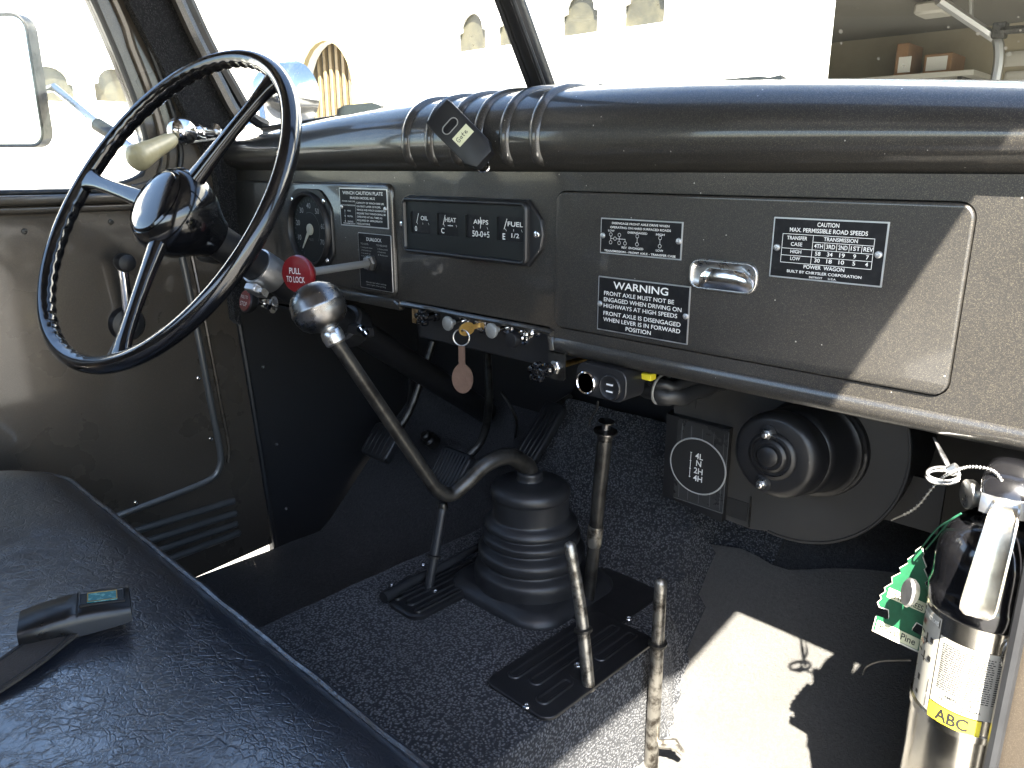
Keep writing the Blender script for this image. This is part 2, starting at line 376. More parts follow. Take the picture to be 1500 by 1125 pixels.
M['felt'] = carpet('mat_felt', (.145, .142, .135), (.26, .255, .243), 210, .8, False)
M['leather'] = leather('seat_leather')
M['web'] = mat('belt_webbing', (.035, .029, .024), .8, bump=('noise', 420, .5, .002))
M['glass'] = glassmat('windscreen_glass', 1.0)
M['glass2'] = glassmat('door_glass', .25)
M['mirror'] = mat('mirror', (.86, .87, .86), .02, 1.0)
M['stucco'] = mat('white_stucco', (.80, .78, .74), .9, bump=('noise', 30, .2, .01))
M['tan_stucco'] = mat('tan_stucco', (.36, .30, .17), .9, bump=('noise', 30, .2, .01))
M['concrete'] = mat('concrete', (.20, .195, .185), .9, var=(2.5, (.16, .156, .148), .4, .7), bump=('noise', 40, .2, .01))
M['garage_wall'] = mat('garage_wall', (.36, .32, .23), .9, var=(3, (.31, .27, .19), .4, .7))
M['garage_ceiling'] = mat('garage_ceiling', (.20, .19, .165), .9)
M['wood'] = mat('golden_wood', (.20, .145, .075), .6, var=(9, (.12, .085, .045), .4, .7))
M['winglass'] = mat('window_amber', (.055, .050, .032), .4, var=(9, (.028, .027, .02), .4, .65))
M['card'] = mat('cardboard', (.30, .17, .085), .85, var=(6, (.25, .14, .07), .4, .7))
M['tree_green'] = mat('green_card', (.006, .075, .03), .6, var=(90, (.008, .10, .042), .4, .7))
M['card_edge'] = mat('card_white', (.66, .63, .52), .8)
M['yellow'] = mat('yellow_label', (.72, .60, .03), .5)
M['label'] = mat('label_cream', (.38, .365, .32), .5)
M['ink'] = mat('ink_black', (.012, .012, .012), .6)
M['polished'] = mat('polished_steel', (.66, .63, .56), .17, 1.0, rvar=(25, .12, .28), var=(14, (.52, .48, .40), .45, .75))
M['string'] = mat('green_string', (.01, .10, .05), .8)
M['clearfilm'] = mat('clear_tape', (.03, .03, .03), .22, rvar=(40, .15, .5))
M['strip'] = mat('paper_note', (.66, .65, .42), .8)
M['teal'] = mat('teal_badge', (.02, .16, .17), .3, var=(160, (.2, .42, .36), .5, .62))
M['usbmetal'] = mat('usb_blade', (.75, .75, .76), .3)
M['haze_white'] = mat('garage_door_white', (.55, .53, .48), .7)

# ================================================================== outside
bm = B(); n = 24
for s in (0,):
    vs = [[bm.verts.new((-60 + 120 * i / n, -60 + 120 * j / n, -.75)) for i in range(n + 1)] for j in range(n + 1)]
    for j in range(n):
        for i in range(n): bm.faces.new((vs[j][i], vs[j][i + 1], vs[j + 1][i + 1], vs[j + 1][i]))
struct(obj('driveway', bm, M['concrete']))

YW = 5.0; XW = -11.0; GZ = -.75
bld = thing('white_building', 'white stucco building with arched windows and an open garage, beyond the windscreen', 'building', (-6, YW, GZ))
gx0 = P(1209, 60, Y=YW).x
bm = B(); Mf = frame((0, YW, 0), (1, 0, 0), (0, 0, 1))
wins = []
for u, v, w in ((690, 60, .34), (750, 50, .34), (848, 36, .34), (942, 21, .34)): wins.append((P(u, v, Y=YW).x, 1.79))
gate_x = P(482, 110, Y=YW).x; gz0, gzt = P(482, 175, Y=YW).z - 2, P(482, 60, Y=YW).z
def arch(cx, z0, w, h):
    s = w * .40; zs = z0 + h * .50
    return [(cx - w / 2, z0), (cx + w / 2, z0), (cx + w / 2, zs), (cx + s, zs + h * .04)] + [(cx + s * math.cos(R(a)), zs + h * .06 + (h * .44) * math.sin(R(a))) for a in range(10, 180, 17)] + [(cx - s, zs + h * .04), (cx - w / 2, zs)]
def garch(cx, z0, zt, hw):
    return [(cx - hw, z0), (cx + hw, z0)] + [(cx + hw * math.cos(R(a)), zt - hw + hw * math.sin(R(a))) for a in range(0, 181, 15)]
ghw = .50
prism(bm, Mf, [(XW, GZ), (gate_x - ghw, GZ)] + [(gate_x - ghw * math.cos(R(a)), gzt - ghw + ghw * math.sin(R(a))) for a in range(0, 181, 15)] + [(gate_x + ghw, GZ), (gx0, GZ), (gx0, 3.2), (2.4, 3.2), (2.4, GZ), (6, GZ), (6, 4.6), (XW, 4.6)], -.09, 0, [arch(x, z, .36, .30) for x, z in wins])
obj('wall', bm, M['stucco'], bld, flat=True)
for x, z in wins:
    bm = B(); prism(bm, Mf, arch(x, z, .365, .305), -.085, -.04); obj('window', bm, M['winglass'], bld, flat=True)
Ml = frame((XW, 0, 0), (0, 1, 0), (0, 0, 1)); lw = []
for u, v in ((75, 128), (170, 130)):
    p = P(u, v, X=XW); lw.append((p.y, p.z - .16))
bm = B(); prism(bm, Ml, [(-4, GZ), (YW + .3, GZ), (YW + .3, 4.6), (-4, 4.6)], -.25, 0, [arch(y, z, .52, .40) for y, z in lw]); obj('side_wall', bm, M['stucco'], bld, flat=True)
for y, z in lw:
    bm = B(); prism(bm, Ml, arch(y, z, .525, .405), -.20, -.06); obj('window', bm, M['winglass'], bld, flat=True)
bm = B()
for r_, h_ in ((.0, .0),):
    out = garch(gate_x, GZ, gzt + .34, ghw + .34); inn = [(gate_x - ghw * math.cos(R(a)), gzt - ghw + ghw * math.sin(R(a))) for a in range(0, 181, 15)]
    prism(bm, Mf, [(gate_x - ghw, GZ)] + inn + [(gate_x + ghw, GZ), (gate_x + ghw + .34, GZ)] + [(gate_x + (ghw + .34) * math.cos(R(a)), gzt - ghw + (ghw + .34) * math.sin(R(a))) for a in range(0, 181, 15)] + [(gate_x - ghw - .34, GZ)], .003, .06)
obj('arch_surround', bm, M['tan_stucco'], bld, flat=True)
gt = thing('arched_gate', 'golden wooden arched gate of upright slats seen through the windscreen', 'gate', (gate_x, YW + .1, GZ))
k = 9
for i in range(k):
    x = gate_x - ghw + .03 + (2 * ghw - .06) * i / (k - 1); zt = gzt - ghw + math.sqrt(max(0, ghw ** 2 - (x - gate_x) ** 2)) - .01
    bm = B(); box(bm, I4, x - .026, x + .026, YW + .10, YW + .14, GZ + .02, gzt + .15, .004, 1); obj('slat', bm, M['wood'], gt)
for zz in (.0, 1.25):
    bm = B(); box(bm, I4, gate_x - ghw + .01, gate_x + ghw - .01, YW + .145, YW + .175, zz, zz + .1, .004, 1); obj('cross_rail', bm, M['wood'], gt)
bm = B(); box(bm, I4, gate_x - ghw - .2, gate_x + ghw + .2, YW + .22, YW + .24, GZ, gzt + .2); obj('backing', bm, M['winglass'], gt, flat=True)
# garage interior
gy = 9.6; cz = P(1400, 43, Y=gy).z
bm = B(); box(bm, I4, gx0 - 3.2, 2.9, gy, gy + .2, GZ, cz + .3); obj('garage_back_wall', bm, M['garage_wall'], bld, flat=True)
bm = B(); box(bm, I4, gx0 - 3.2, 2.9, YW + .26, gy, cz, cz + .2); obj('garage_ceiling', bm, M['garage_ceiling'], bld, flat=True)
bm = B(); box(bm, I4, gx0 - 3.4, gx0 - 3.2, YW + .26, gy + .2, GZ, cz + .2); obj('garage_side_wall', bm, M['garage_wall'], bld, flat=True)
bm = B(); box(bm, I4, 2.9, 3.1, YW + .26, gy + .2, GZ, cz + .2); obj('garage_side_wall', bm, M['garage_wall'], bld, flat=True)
def gbox(u0, v0, u1, v1, y, d, label):
    a = P(u0, v1, Y=y); b = P(u1, v0, Y=y); t = thing('cardboard_box', label, 'box', (a.x, y, a.z), 'boxes on the garage shelf')
    bm = B(); box(bm, I4, a.x, b.x, y, y + d, a.z, b.z, .01, 1); obj('carton', bm, M['card'], t)
    return t, a, b
t1, a1, b1 = gbox(1308, 62, 1332, 112, gy - .75, .45, 'tall brown cardboard box on the garage shelf')
t2, a2, b2 = gbox(1350, 76, 1396, 112, gy - .7, .45, 'wide brown cardboard box with a white label in the garage')
bm = B(); box(bm, I4, a2.x + .03, a2.x + .22, gy - .708, gy - .701, b2.z - .16, b2.z - .03); obj('label_sticker', bm, M['white'], t2, flat=True)
bm = B(); box(bm, I4, a1.x + .04, a1.x + .16, gy - .758, gy - .751, a1.z + .03, a1.z + .18); obj('label_sticker', bm, M['white'], t1, flat=True)
sh = thing('garage_shelf', 'long pale shelf with brackets along the back of the garage', 'shelf', (a1.x, gy, a1.z - .05))
bm = B(); box(bm, I4, a1.x - 1.3, b2.x + .25, gy - .85, gy, a1.z - .05, a1.z - .002); obj('board', bm, M['haze_white'], sh, flat=True)
for x in (a1.x - 1.1, b2.x + .1):
    bm = B(); box(bm, I4, x, x + .04, gy - .8, gy, a1.z - .30, a1.z - .05); obj('bracket', bm, M['dark_steel'], sh, flat=True)
tr = thing('garage_door_track', 'grey steel garage door track with curved rail hanging from garage ceiling', 'door track', P(1462, 120, Y=7.6))
q = [P(1375, 0, Y=7.2), P(1412, 25, Y=7.4), P(1452, 52, Y=7.6), P(1462, 62, Y=7.6), P(1463, 90, Y=7.6), P(1456, 130, Y=7.6)]
bm = B(); tube(bm, spl(q, 5), .04, 8); obj('rail', bm, M['alu'], tr)
bm = B(); tube(bm, [P(1423, 30, Y=7.45), P(1423, -20, Y=7.45)], .018, 6); obj('hanger', bm, M['alu'], tr)
bm = B(); box(bm, Matrix.Translation(P(1465, 45, Y=7.58)), -.05, .05, -.05, .05, -.06, .06, .01, 1); obj('pulley_bracket', bm, M['dark_steel'], tr)
bm = B(); tube(bm, [P(1466, 45, Y=7.55), P(1560, 38, Y=7.55)], .03, 8); obj('torsion_bar', bm, M['dark_steel'], tr)
gd = thing('garage_cabinet', 'pale panelled door in the garage right of the track', 'door', P(1490, 110, Y=gy - .06))
for v0, v1 in ((70, 98), (100, 128), (130, 160)):
    a = P(1468, v1, Y=gy - .06); b = P(1540, v0, Y=gy - .06); bm = B(); rstack(bm, frame((0, gy - .005, 0), (1, 0, 0), (0, 0, 1)), a.x, a.z, b.x, b.z, .02, [(0, 0), (0, .03), (.03, .05)]); obj('panel', bm, M['haze_white'], gd)
op = thing('garage_door_opener', 'small white opener unit hanging on garage ceiling', 'opener', P(1370, 15, Y=7.8))
bm = B(); c = P(1368, 14, Y=7.8); box(bm, Matrix.Translation(c), -.12, .12, -.15, .15, -.05, .05, .02, 1); obj('housing', bm, M['haze_white'], op)
bm = B(); tube(bm, [c + Vector((0, 0, .05)), Vector((c.x, c.y, cz))], .012, 6); obj('hanger', bm, M['alu'], op)

# ================================================================== cab shell
cab = thing('truck_cab', 'dark painted sheet metal truck cab with carpeted floor, pillars and split windscreen', 'truck cab', (-.73, .4, 0))
FY0, FY1, FZ1 = .86, 1.16, .30
XL, XR = -1.44, -.06
def floorz(y): return 0.0 if y < FY0 else min((y - FY0) * 1.0, FZ1)
def hump(x, y):
    """carpeted gearbox tunnel"""
    top = .17 if y < .90 else .17 + (y - .90) * .95
    l, r = -.905, -.494 - max(0, y - .79) * .33
    if x < l: k = max(0, 1 - (l - x) / .10)
    elif x > r: k = max(0, 1 - (x - r) / .020)
    else: k = 1
    k = k * k * (3 - 2 * k)
    return floorz(y) * (1 - k) + max(top, floorz(y)) * k
xs = [-1.43, -1.3, -1.15, -1.05] + [-1.01 + i * .0125 for i in range(12)] + [-.85, -.75, -.65, -.55] + [-.52 + i * .004 for i in range(24)] + [-.38, -.25, -.15, XR]
ys = [-.5, -.2, .1, .3, .45, .55, .65, .72, .78, .80, .815, .83, .85, .88, .90, .92, .96, 1.0, 1.05, 1.09, 1.12, 1.16]
tx = [x for x in xs if -.99 <= x <= -.43]
def sheet(xl, yl, fn, m, name, wob=0):
    bm = B(); vs = [[bm.verts.new((x, y, fn(x, y) + wob * math.sin(x * 37 + y * 23) * math.sin(y * 41 - x * 13))) for x in xl] for y in yl]
    for j in range(len(yl) - 1):
        for i in range(len(xl) - 1): bm.faces.new((vs[j][i], vs[j][i + 1], vs[j + 1][i + 1], vs[j + 1][i]))
    return obj(name, bm, m, cab, ang=80)
sheet([x for x in xs if x <= -.93], ys, hump, M['carpet'], 'floor_carpet', .002)
sheet([x for x in xs if x >= -.47] , ys, hump, M['carpet'], 'floor_carpet', .002)
fx = [-.96 + i * .01 for i in range(6)] + [-.90 + i * .02 for i in range(20)] + [-.509 + .003 * i for i in range(14)] + [-.455]
fy = [-.5, -.1] + [.2 + .03 * i for i in range(31)]
sheet(fx, [y for y in fy if y <= 1.15], lambda x, y: hump(x, y) + .012, M['loop'], 'tunnel_carpet', .0015)
bm = B(); box(bm, I4, -1.46, .02, FY1, FY1 + .03, -.02, .87); obj('firewall', bm, M['dark_paint'], cab, flat=True)
bm = B(); box(bm, I4, -1.43, XR, -.5, 1.14, -.05, -.022); obj('floor_pan', bm, M['dark_paint'], cab, flat=True)
bm = B(); box(bm, I4, -1.47, .03, .80, 1.16, .825, .848); obj('cowl_top', bm, M['dash'], cab, flat=True)
# kick panel on the driver's side, and the hinge pillar on the near side
bm = B(); prism(bm, frame((-1.4385, 0, 0), (0, 1, 0), (0, 0, 1)), [(.738, -.03), (FY1, -.03), (FY1, .85), (.693, .85), (.693, .60), (.706, .49), (.724, .26)], -.02, 0); kp = obj('kick_panel', bm, M['dark_paint'], cab)
for u, v in ((385, 537), (405, 651), (419, 745)): screw(frame(P(u, v, X=-1.437), (0, 1, 0), (0, 0, 1)), .0042, M['chrome'], kp)
bm = B(); tube(bm, spl([(-1.4375, .740, .0), (-1.4375, .726, .24), (-1.4375, .708, .49), (-1.4375, .695, .60)], 5), .006, 8); obj('seam_seal', bm, M['rubber'], kp)
bm = B(); box(bm, I4, -.078, .03, .655, .80, -.05, .60, .006, 2); hp = obj('hinge_pillar', bm, M['door'], cab)
bm = B(); box(bm, I4, -.062, .02, .80, FY1, -.05, .85, .004, 1); obj('kick_panel', bm, M['dark_paint'], cab)
bm = B(); tube(bm, [(-.081, .652, .0), (-.081, .652, .58)], .0055, 8); obj('door_seal', bm, M['rubber'], hp)
bm = B(); box(bm, I4, -.073, .05, .7245, .86, .602, .86); obj('hinge_pillar', bm, M['door'], cab)
# roof, rear wall and the door rail that shades the cab
bm = B(); box(bm, I4, -1.51, .0475, -.58, .60, 1.302, 1.345); obj('roof', bm, M['door'], cab)
RAILX, RAILZ = .034, 1.222
bm = B(); box(bm, I4, RAILX - .03, RAILX, -.55, .64, RAILZ, 1.30, .0, 1); obj('door_rail', bm, M['door'], cab, flat=True)
bm = B(); prism(bm, frame((RAILX, 0, 0), (0, 1, 0), (0, 0, 1)), [(.455, RAILZ - .002), (.485, 1.168), (.515, 1.122), (.56, 1.05), (.64, .90), (.70, .86), (.76, .86), (.70, 1.0), (.645, 1.30), (.455, 1.30)], -.028, -.001); obj('windscreen_pillar', bm, M['door'], cab, flat=True)
bm = B(); box(bm, I4, -1.50, -1.44, -.55, .50, 1.16, 1.30, .006, 2); obj('door_rail', bm, M['door'], cab)
bm = B(); prism(bm, frame((0, -.55, 0), (1, 0, 0), (0, 0, 1)), [(-1.5, -.05), (.03, -.05), (.03, 1.3), (-1.5, 1.3)], -.0, .03, [rrect(-1.2, .80, -.26, 1.12, .06)]); obj('rear_wall', bm, M['door'], cab)
bm = B(); box(bm, I4, -1.5, -1.44, -.55, -.30, -.05, 1.2); obj('rear_pillar', bm, M['door'], cab, flat=True)
bm = B(); box(bm, I4, -.03, .035, -.55, -.36, -.05, 1.3); obj('rear_pillar', bm, M['door'], cab, flat=True)

# windscreen: two flat panes meeting at a centre post
WC = Vector((-.73, .822, .905)); WL = Vector((-1.405, .774, .873)); WR = Vector((-.055, .774, .8595)); WU = Vector((0, -.06, .096)) * 4.15
def pane(a, b, name):
    d = (b - a).normalized(); n_ = d.cross(WU.normalized()).normalized() * .0025
    bm = B(); ringloft(bm, [[p + n_ for p in (a, b, b + WU, a + WU)], [p - n_ for p in (a, b, b + WU, a + WU)]])
    g = obj(name, bm, M['glass'], cab, flat=True); return g
pane(WL, WC, 'windscreen_pane'); pane(WC, WR, 'windscreen_pane')
bm = B(); tube(bm, [WC - WU * .06 + Vector((0, -.006, 0)), WC + WU + Vector((0, -.006, 0))], .0175, 12, flat=.8, up=(0, -.85, -.5)); post = obj('centre_post', bm, M['satin_black'], cab)
for s in (-1, 1):
    bm = B(); tube(bm, [WC - WU * .02 + Vector((s * .013, -.02, 0)), WC + WU + Vector((s * .013, -.02, 0))], .0032, 8); obj('bead', bm, M['rubber'], post)
for a, b in ((WL, WC), (WC, WR)):
    bm = B(); tube(bm, spl([a - Vector((0, 0, .002)), (a + b) / 2 - Vector((0, 0, .001)), b - Vector((0, 0, .002))], 4), .0040, 8); obj('gasket', bm, M['rubber'], cab)
    bm = B(); tube(bm, [a + WU, b + WU], .02, 8); obj('windscreen_header', bm, M['dash'], cab)
    bm = B(); ringloft(bm, [[a + Vector((0, 0, -.004)), b + Vector((0, 0, -.004)), Vector((b.x, b.y, .845)), Vector((a.x, a.y, .845))], [a + Vector((0, .01, -.004)), b + Vector((0, .01, -.004)), Vector((b.x, b.y + .01, .845)), Vector((a.x, a.y + .01, .845))]]); obj('cowl_panel', bm, M['dash'], cab, flat=True)
# left windscreen pillar: rubber channel, painted frame, fabric padding
def pl(pts, X, r, m, name, par, n=8, k=6, flat=1.0):
    bm = B(); tube(bm, spl([P(u, v, X=X) for u, v in pts], k), r, n, flat=flat, up=(1, 0, 0)); return obj(name, bm, m, par)
pl([(262, -30), (303, 60), (336, 118), (358, 156), (372, 174), (390, 184)], -1.405, .011, M['satin_black'], 'windscreen_channel', cab)
pl([(247, -30), (286, 55), (316, 112), (340, 158), (356, 178)], -1.405, .012, M['dash'], 'windscreen_frame', cab)
def yz(pts, X): return [(P(u, v, X=X).y, P(u, v, X=X).z) for u, v in pts]
pil = [(176, -30), (192, 10), (247, 117), (290, 200), (318, 260), (326, 330), (345, 470), (352, 476), (352, 330), (345, 235), (346, 178), (326, 128), (303, 90), (259, 0), (247, -30)]
bm = B(); prism(bm, frame((-1.42, 0, 0), (0, 1, 0), (0, 0, 1)), yz(pil, -1.415), -.03, .006); obj('pillar_padding', bm, M['pillar'], cab, ang=30)

# ================================================================== driver's door
dr = thing('driver_door', "brown metallic driver's door with pressed ribs, window crank and open view above", 'door', (-1.44, .45, 0))
XD = -1.44; Md = frame((XD, 0, 0), (0, 1, 0), (0, 0, 1))
bm = B(); rail = .752
prism(bm, Md, [(-.30, -.02), (.55, -.006), (.742, .008), (.734, .23), (.724, .40), (.712, .52), (.703, .60), (.70, .757), (-.30, .745)], -.03, 0)
skin = obj('door_skin', bm, M['door'], dr, flat=True)
inner = [(-.3, .162), (.35, .170), (.42, .176), (.56, .188), (.615, .197), (.634, .215), (.640, .25), (.632, .35), (.617, .55), (.600, .72), (-.3, .725)]
# raised trim panel with its rolled border
bm = B(); prism(bm, Md, inner, .0005, .0035); panel = obj('trim_panel', bm, M['door'], dr, ang=30)
bm = B(); tube(bm, spl([(XD + .002, y, z) for y, z in inner[:-1]], 6), .0072, 10); obj('rolled_border', bm, M['rib_glint'], panel)
bm = B(); tube(bm, spl([(XD + .001, y + (.018 if y > .5 else 0) * 0 + .0, z - .0) for y, z in [(.655, .22), (.660, .26), (.652, .36), (.636, .56), (.62, .72)]], 6), .004, 8); obj('pressed_line', bm, M['door'], skin)
for a, b in (((187, 781), (340, 734)), ((202, 797), (343, 752)), ((220, 810), (344, 768)), ((236, 823), (348, 781))):
    p = P(*a, X=XD); q = P(*b, X=XD); d = (p - q); p = q + d * 2.2
    bm = B(); ctube(bm, [p, q], .0075, 12); obj('pressed_rib', bm, M['rib_glint'], skin)
for u, v in ((36, 339), (162, 325), (291, 554), (309, 643), (288, 710), (199, 737)):
    screw(frame(P(u, v, X=XD + .0035), (0, 1, 0), (0, 0, 1)), .0048, M['chrome'] if v > 400 else M['dark_steel'], panel)
# window sill moulding
for (z0, z1, w, m) in ((.728, .742, .020, M['door']), (.742, .758, .030, M['door']), (.757, .766, .016, M['rubber'])):
    bm = B(); box(bm, I4, XD - .02, XD + w, -.3, .60, z0, z1, .005, 3); obj('sill_moulding', bm, m, dr)
# window frame, curved at the front
wc = [(-.30, .766), (.46, .767), (.52, .771), (.557, .785), (.572, .81), (.574, .85), (.564, .91), (.545, .98), (.518, 1.062), (.48, 1.14), (.43, 1.165), (-.3, 1.165)]
outer = [(-.3, 1.21), (.46, 1.21), (.53, 1.16), (.573, 1.071), (.615, .98), (.655, .90), (.69, .80), (.70, .757), (-.3, .757)]
bm = B(); prism(bm, Md, outer + wc, -.045, .004); wf = obj('window_frame', bm, M['door'], dr, flat=True)
cur = spl([Vector((XD, y, z)) for y, z in wc[1:-1]], 5)
bm = B(); tube(bm, [p + Vector((-.004, 0, 0)) for p in cur], .007, 8); obj('rubber_seal', bm, M['rubber'], wf)
bm = B(); tube(bm, [Vector((XD + .006, p.y + .024 * (1 if p.z < 1.1 else .6), p.z + (.012 if p.z > 1.0 else -.006 if p.z < .79 else 0))) for p in cur if p.y > .5], .008, 8); obj('frame_bead', bm, M['door'], wf)
bm = B(); tube(bm, [Vector((XD + .008, p.y + .052 * (1 if p.z < 1.1 else .6), p.z + (.02 if p.z > 1.0 else 0))) for p in cur if p.y > .52 and p.z > .79], .005, 8); obj('frame_bead', bm, M['rubber'], wf)
bm = B(); prism(bm, frame((XD - .03, 0, 0), (0, 1, 0), (0, 0, 1)), [(y, z) for y, z in wc], -.002, .002); obj('window_pane', bm, M['glass2'], dr, flat=True)
# window crank
ck = P(185, 474, X=XD + .004); kn = P(180, 384, X=XD + .045)
bm = B(); lathe(bm, frame(ck, (0, 1, 0), (0, 0, 1)), [(.031, 0), (.031, .006), (.027, .012), (.016, .014), (.012, .024)], 32); crk = obj('window_crank', bm, M['satin_black'], dr)
bm = B(); tube(bm, [ck + Vector((.02, 0, 0)), ck.lerp(kn, .35) + Vector((.012, 0, 0)), ck.lerp(kn, .75) + Vector((.004, 0, 0)), kn + Vector((-.006, 0, 0))], [.010, .009, .008, .010], 10, flat=.7, up=(1, 0, 0)); obj('arm', bm, M['chrome'], crk)
bm = B(); lathe(bm, frame(kn, (0, 1, 0), (0, 0, 1)), [(.011, -.008), (.0155, -.002), (.0165, .012), (.014, .021), (.006, .024)], 20); obj('knob', bm, M['black'], crk)

# outside mirror and spot lamp
mi = thing('door_mirror', 'rectangular wing mirror with chrome rim and arm outside driver door', 'mirror', (-1.6, .55, .8))
mc = P(0, 120, X=-1.72); mx_ = Vector((.80, .60, 0)).normalized(); Mm = frame(mc, mx_, (0, .0, 1))
bm = B(); rstack(bm, Mm, -.075, -.115, .075, .115, .03, [(0, -.02), (0, .004), (.002, .006), (.0055, .005), (.0065, .001)], True, False); obj('rim', bm, M['dark_steel'], mi)
bm = B(); rstack(bm, Mm, -.0685, -.1085, .0685, .1085, .024, [(0, .0015), (0, .002)]); obj('mirror_glass', bm, M['mirror'], mi)
a = Mm @ Vector((.03, -.02, -.025)); b = P(196, 220, X=-1.50)
bm = B(); tube(bm, [a, P(62, 127, X=-1.72) + Vector((0, .02, 0)), P(150, 187, X=-1.57), b, b + Vector((.05, .01, -.03))], [.006, .008, .0075, .009, .009], 10); obj('arm', bm, M['steel'], mi)
bm = B(); tube(bm, [P(142, 182, X=-1.58), P(168, 198, X=-1.545)], .0125, 12); obj('clamp', bm, M['dark_steel'], mi)
sp = thing('spot_lamp', 'round chrome spot lamp outside left windscreen pillar', 'lamp', (-1.6, .95, .9))
sc_ = P(418, 138, X=-1.60); sd = Vector((-.25, .95, .05))
bm = B(); lathe(bm, axis(sc_, sd), [(.012, -.085), (.03, -.075), (.052, -.05), (.064, -.015), (.068, .02), (.070, .03), (.066, .034)], 32); obj('shell', bm, M['chrome'], sp)
bm = B(); lathe(bm, axis(sc_, sd), [(.064, .0345), (.05, .044), (.0, .048)], 32, True, False); obj('lens', bm, M['white'], sp)
bm = B(); tube(bm, [sc_ - sd * .08, P(385, 178, X=-1.52), P(330, 195, X=-1.45)], .008, 8); obj('bracket', bm, M['chrome'], sp)
hd = thing('spot_lamp_control', 'cream grip on chrome ball joint beside the steering wheel', 'lamp control', (-1.36, .7, .8))
hc = P(266, 192, X=-1.36); hp_ = P(318, 194, X=-1.415); g0 = P(247, 207, X=-1.34); g1 = P(196, 234, X=-1.30)
dv = (hp_ - hc).normalized()
bm = B(); lathe(bm, axis(hc, dv), [(.004, -.024), (.013, -.021), (.021, -.012), (.0235, 0), (.022, .012), (.017, .022), (.012, .032), (.0105, .05)], 28); obj('joint', bm, M['chrome'], hd)
bm = B(); L_ = (hp_ - hc).length; lathe(bm, axis(hc, dv), [(.010, .045), (.013, .048), (.013, .056), (.009, .058), (.009, L_ * .9), (.016, L_ * .92), (.016, L_)], 20); obj('tube', bm, M['chrome'], hd)
d2 = (g1 - g0).normalized(); l2 = (g1 - g0).length
bm = B(); lathe(bm, axis(g0, d2), [(.010, -.012), (.013, 0), (.014, l2 * .15), (.0155, l2 * .4), (.019, l2 * .7), (.021, l2 * .86), (.0205, l2 * .93), (.016, l2 * .99), (.006, l2 * 1.02)], 28); obj('grip', bm, M['cream'], hd)
bm = B(); tube(bm, spl([hc + Vector((.01, 0, -.02)), P(290, 207, X=-1.37), P(316, 203, X=-1.40)], 4), .0022, 6); obj('lock_wire', bm, M['steel'], hd)

# ================================================================== dashboard
YD = .72
da = thing('dashboard', 'brown metallic steel dashboard with rounded top roll, gauges and riveted plates', 'dashboard', (-.73, YD, .6))
def topz(x): return max(.05, .096 - .085 * (x + .73) ** 2) / .096
prof = [(.728, -.012), (.722, -.004), (.714, .0005), (.706, .006), (.699, .017), (.6965, .031), (.698, .046), (.704, .062), (.716, .077), (.734, .0875), (.757, .0935), (.79, .096), (.832, .095)]
def rollpt(x, i, off=0):
    y, z = prof[i]; y0, z0 = prof[max(i - 1, 0)]; y1, z1 = prof[min(i + 1, len(prof) - 1)]
    n_ = Vector((0, -(z1 - z0), y1 - y0)).normalized() * off
    return Vector((x, y, .80 + (z * topz(x) if z > 0 else z))) + n_
DX0, DX1 = -1.437, -.062
bm = B(); sm = [Vector((0, y, z)) for y, z in prof]; sm = spl(sm, 3); prof_f = [(p.y, p.z) for p in sm]
xsr = [DX0 + (DX1 - DX0) * i / 48 for i in range(49)]
vs = [[bm.verts.new((x, y, .80 + (z * topz(x) if z > 0 else z))) for y, z in prof_f] for x in xsr]
for i in range(len(xsr) - 1):
    for j in range(len(prof_f) - 1): bm.faces.new((vs[i][j], vs[i + 1][j], vs[i + 1][j + 1], vs[i][j + 1]))
roll = obj('top_roll', bm, M['dash'], da, ang=80)
for u in (598, 632, 667, 703, 741, 785):
    x = P(u, 236, Y=.70).x
    bm = B(); pts = [rollpt(x, i, -.002) for i in range(2, len(prof))]
    tube(bm, spl(pts, 4), [.003 + .0055 * min(1, k / 5) for k in range(len(spl(pts, 4)))], 10, flat=.85, up=(0, -1, 0)); obj('pressed_rib', bm, M['dash'], roll)
# defroster outlets standing behind the roll
for u0, u1, v in ((992, 1148, 115), (492, 560, 152)):
    a = P(u0, v + 10, Y=.768); b = P(u1, v + 10, Y=.768); zt = P((u0 + u1) / 2, v, Y=.768).z
    bm = B(); zb = a.z - .03; ringloft(bm, [[Vector((a.x - .006, .768, zb)), Vector((b.x + .006, .768, zb)), Vector((b.x - .004, .768, a.z + .002)), Vector((b.x - .016, .768, zt - .002)), Vector((b.x - .026, .768, zt)), Vector((a.x + .026, .768, zt)), Vector((a.x + .016, .768, zt - .002)), Vector((a.x + .004, .768, a.z + .002))],
                       [Vector((a.x - .004, .788, zb)), Vector((b.x + .004, .788, zb)), Vector((b.x - .006, .788, a.z)), Vector((b.x - .018, .788, zt - .003)), Vector((b.x - .028, .788, zt - .001)), Vector((a.x + .028, .788, zt - .001)), Vector((a.x + .018, .788, zt - .003)), Vector((a.x + .006, .788, a.z))]])
    obj('defroster_vent', bm, M['dash'], da, ang=20)
# face plate with the glovebox opening
ZB = .594
gl0 = P(815.5, 279, Y=YD); gl1 = P(1435, 295, Y=YD); gl2 = P(1389, 586, Y=YD)
gx0_, gx1_, gzt_, gzb_ = gl0.x, gl1.x, gl0.z, gl2.z + .001
sx0, sx1, sz = -.912, -.632, .6005
Mf = face(0, 0, YD)
outl = [(DX0, ZB + .012), (sx0 - .03, ZB + .006), (sx0 - .015, sz), (sx1, sz), (sx1 + .008, ZB), (DX1, ZB), (DX1, .795), (DX0, .795)]
bm = B(); prism(bm, Mf, outl, -.004, 0, [rrect(gx0_, gzb_, gx1_, gzt_, .014)]); fp = obj('face_panel', bm, M['dash'], da, flat=True)
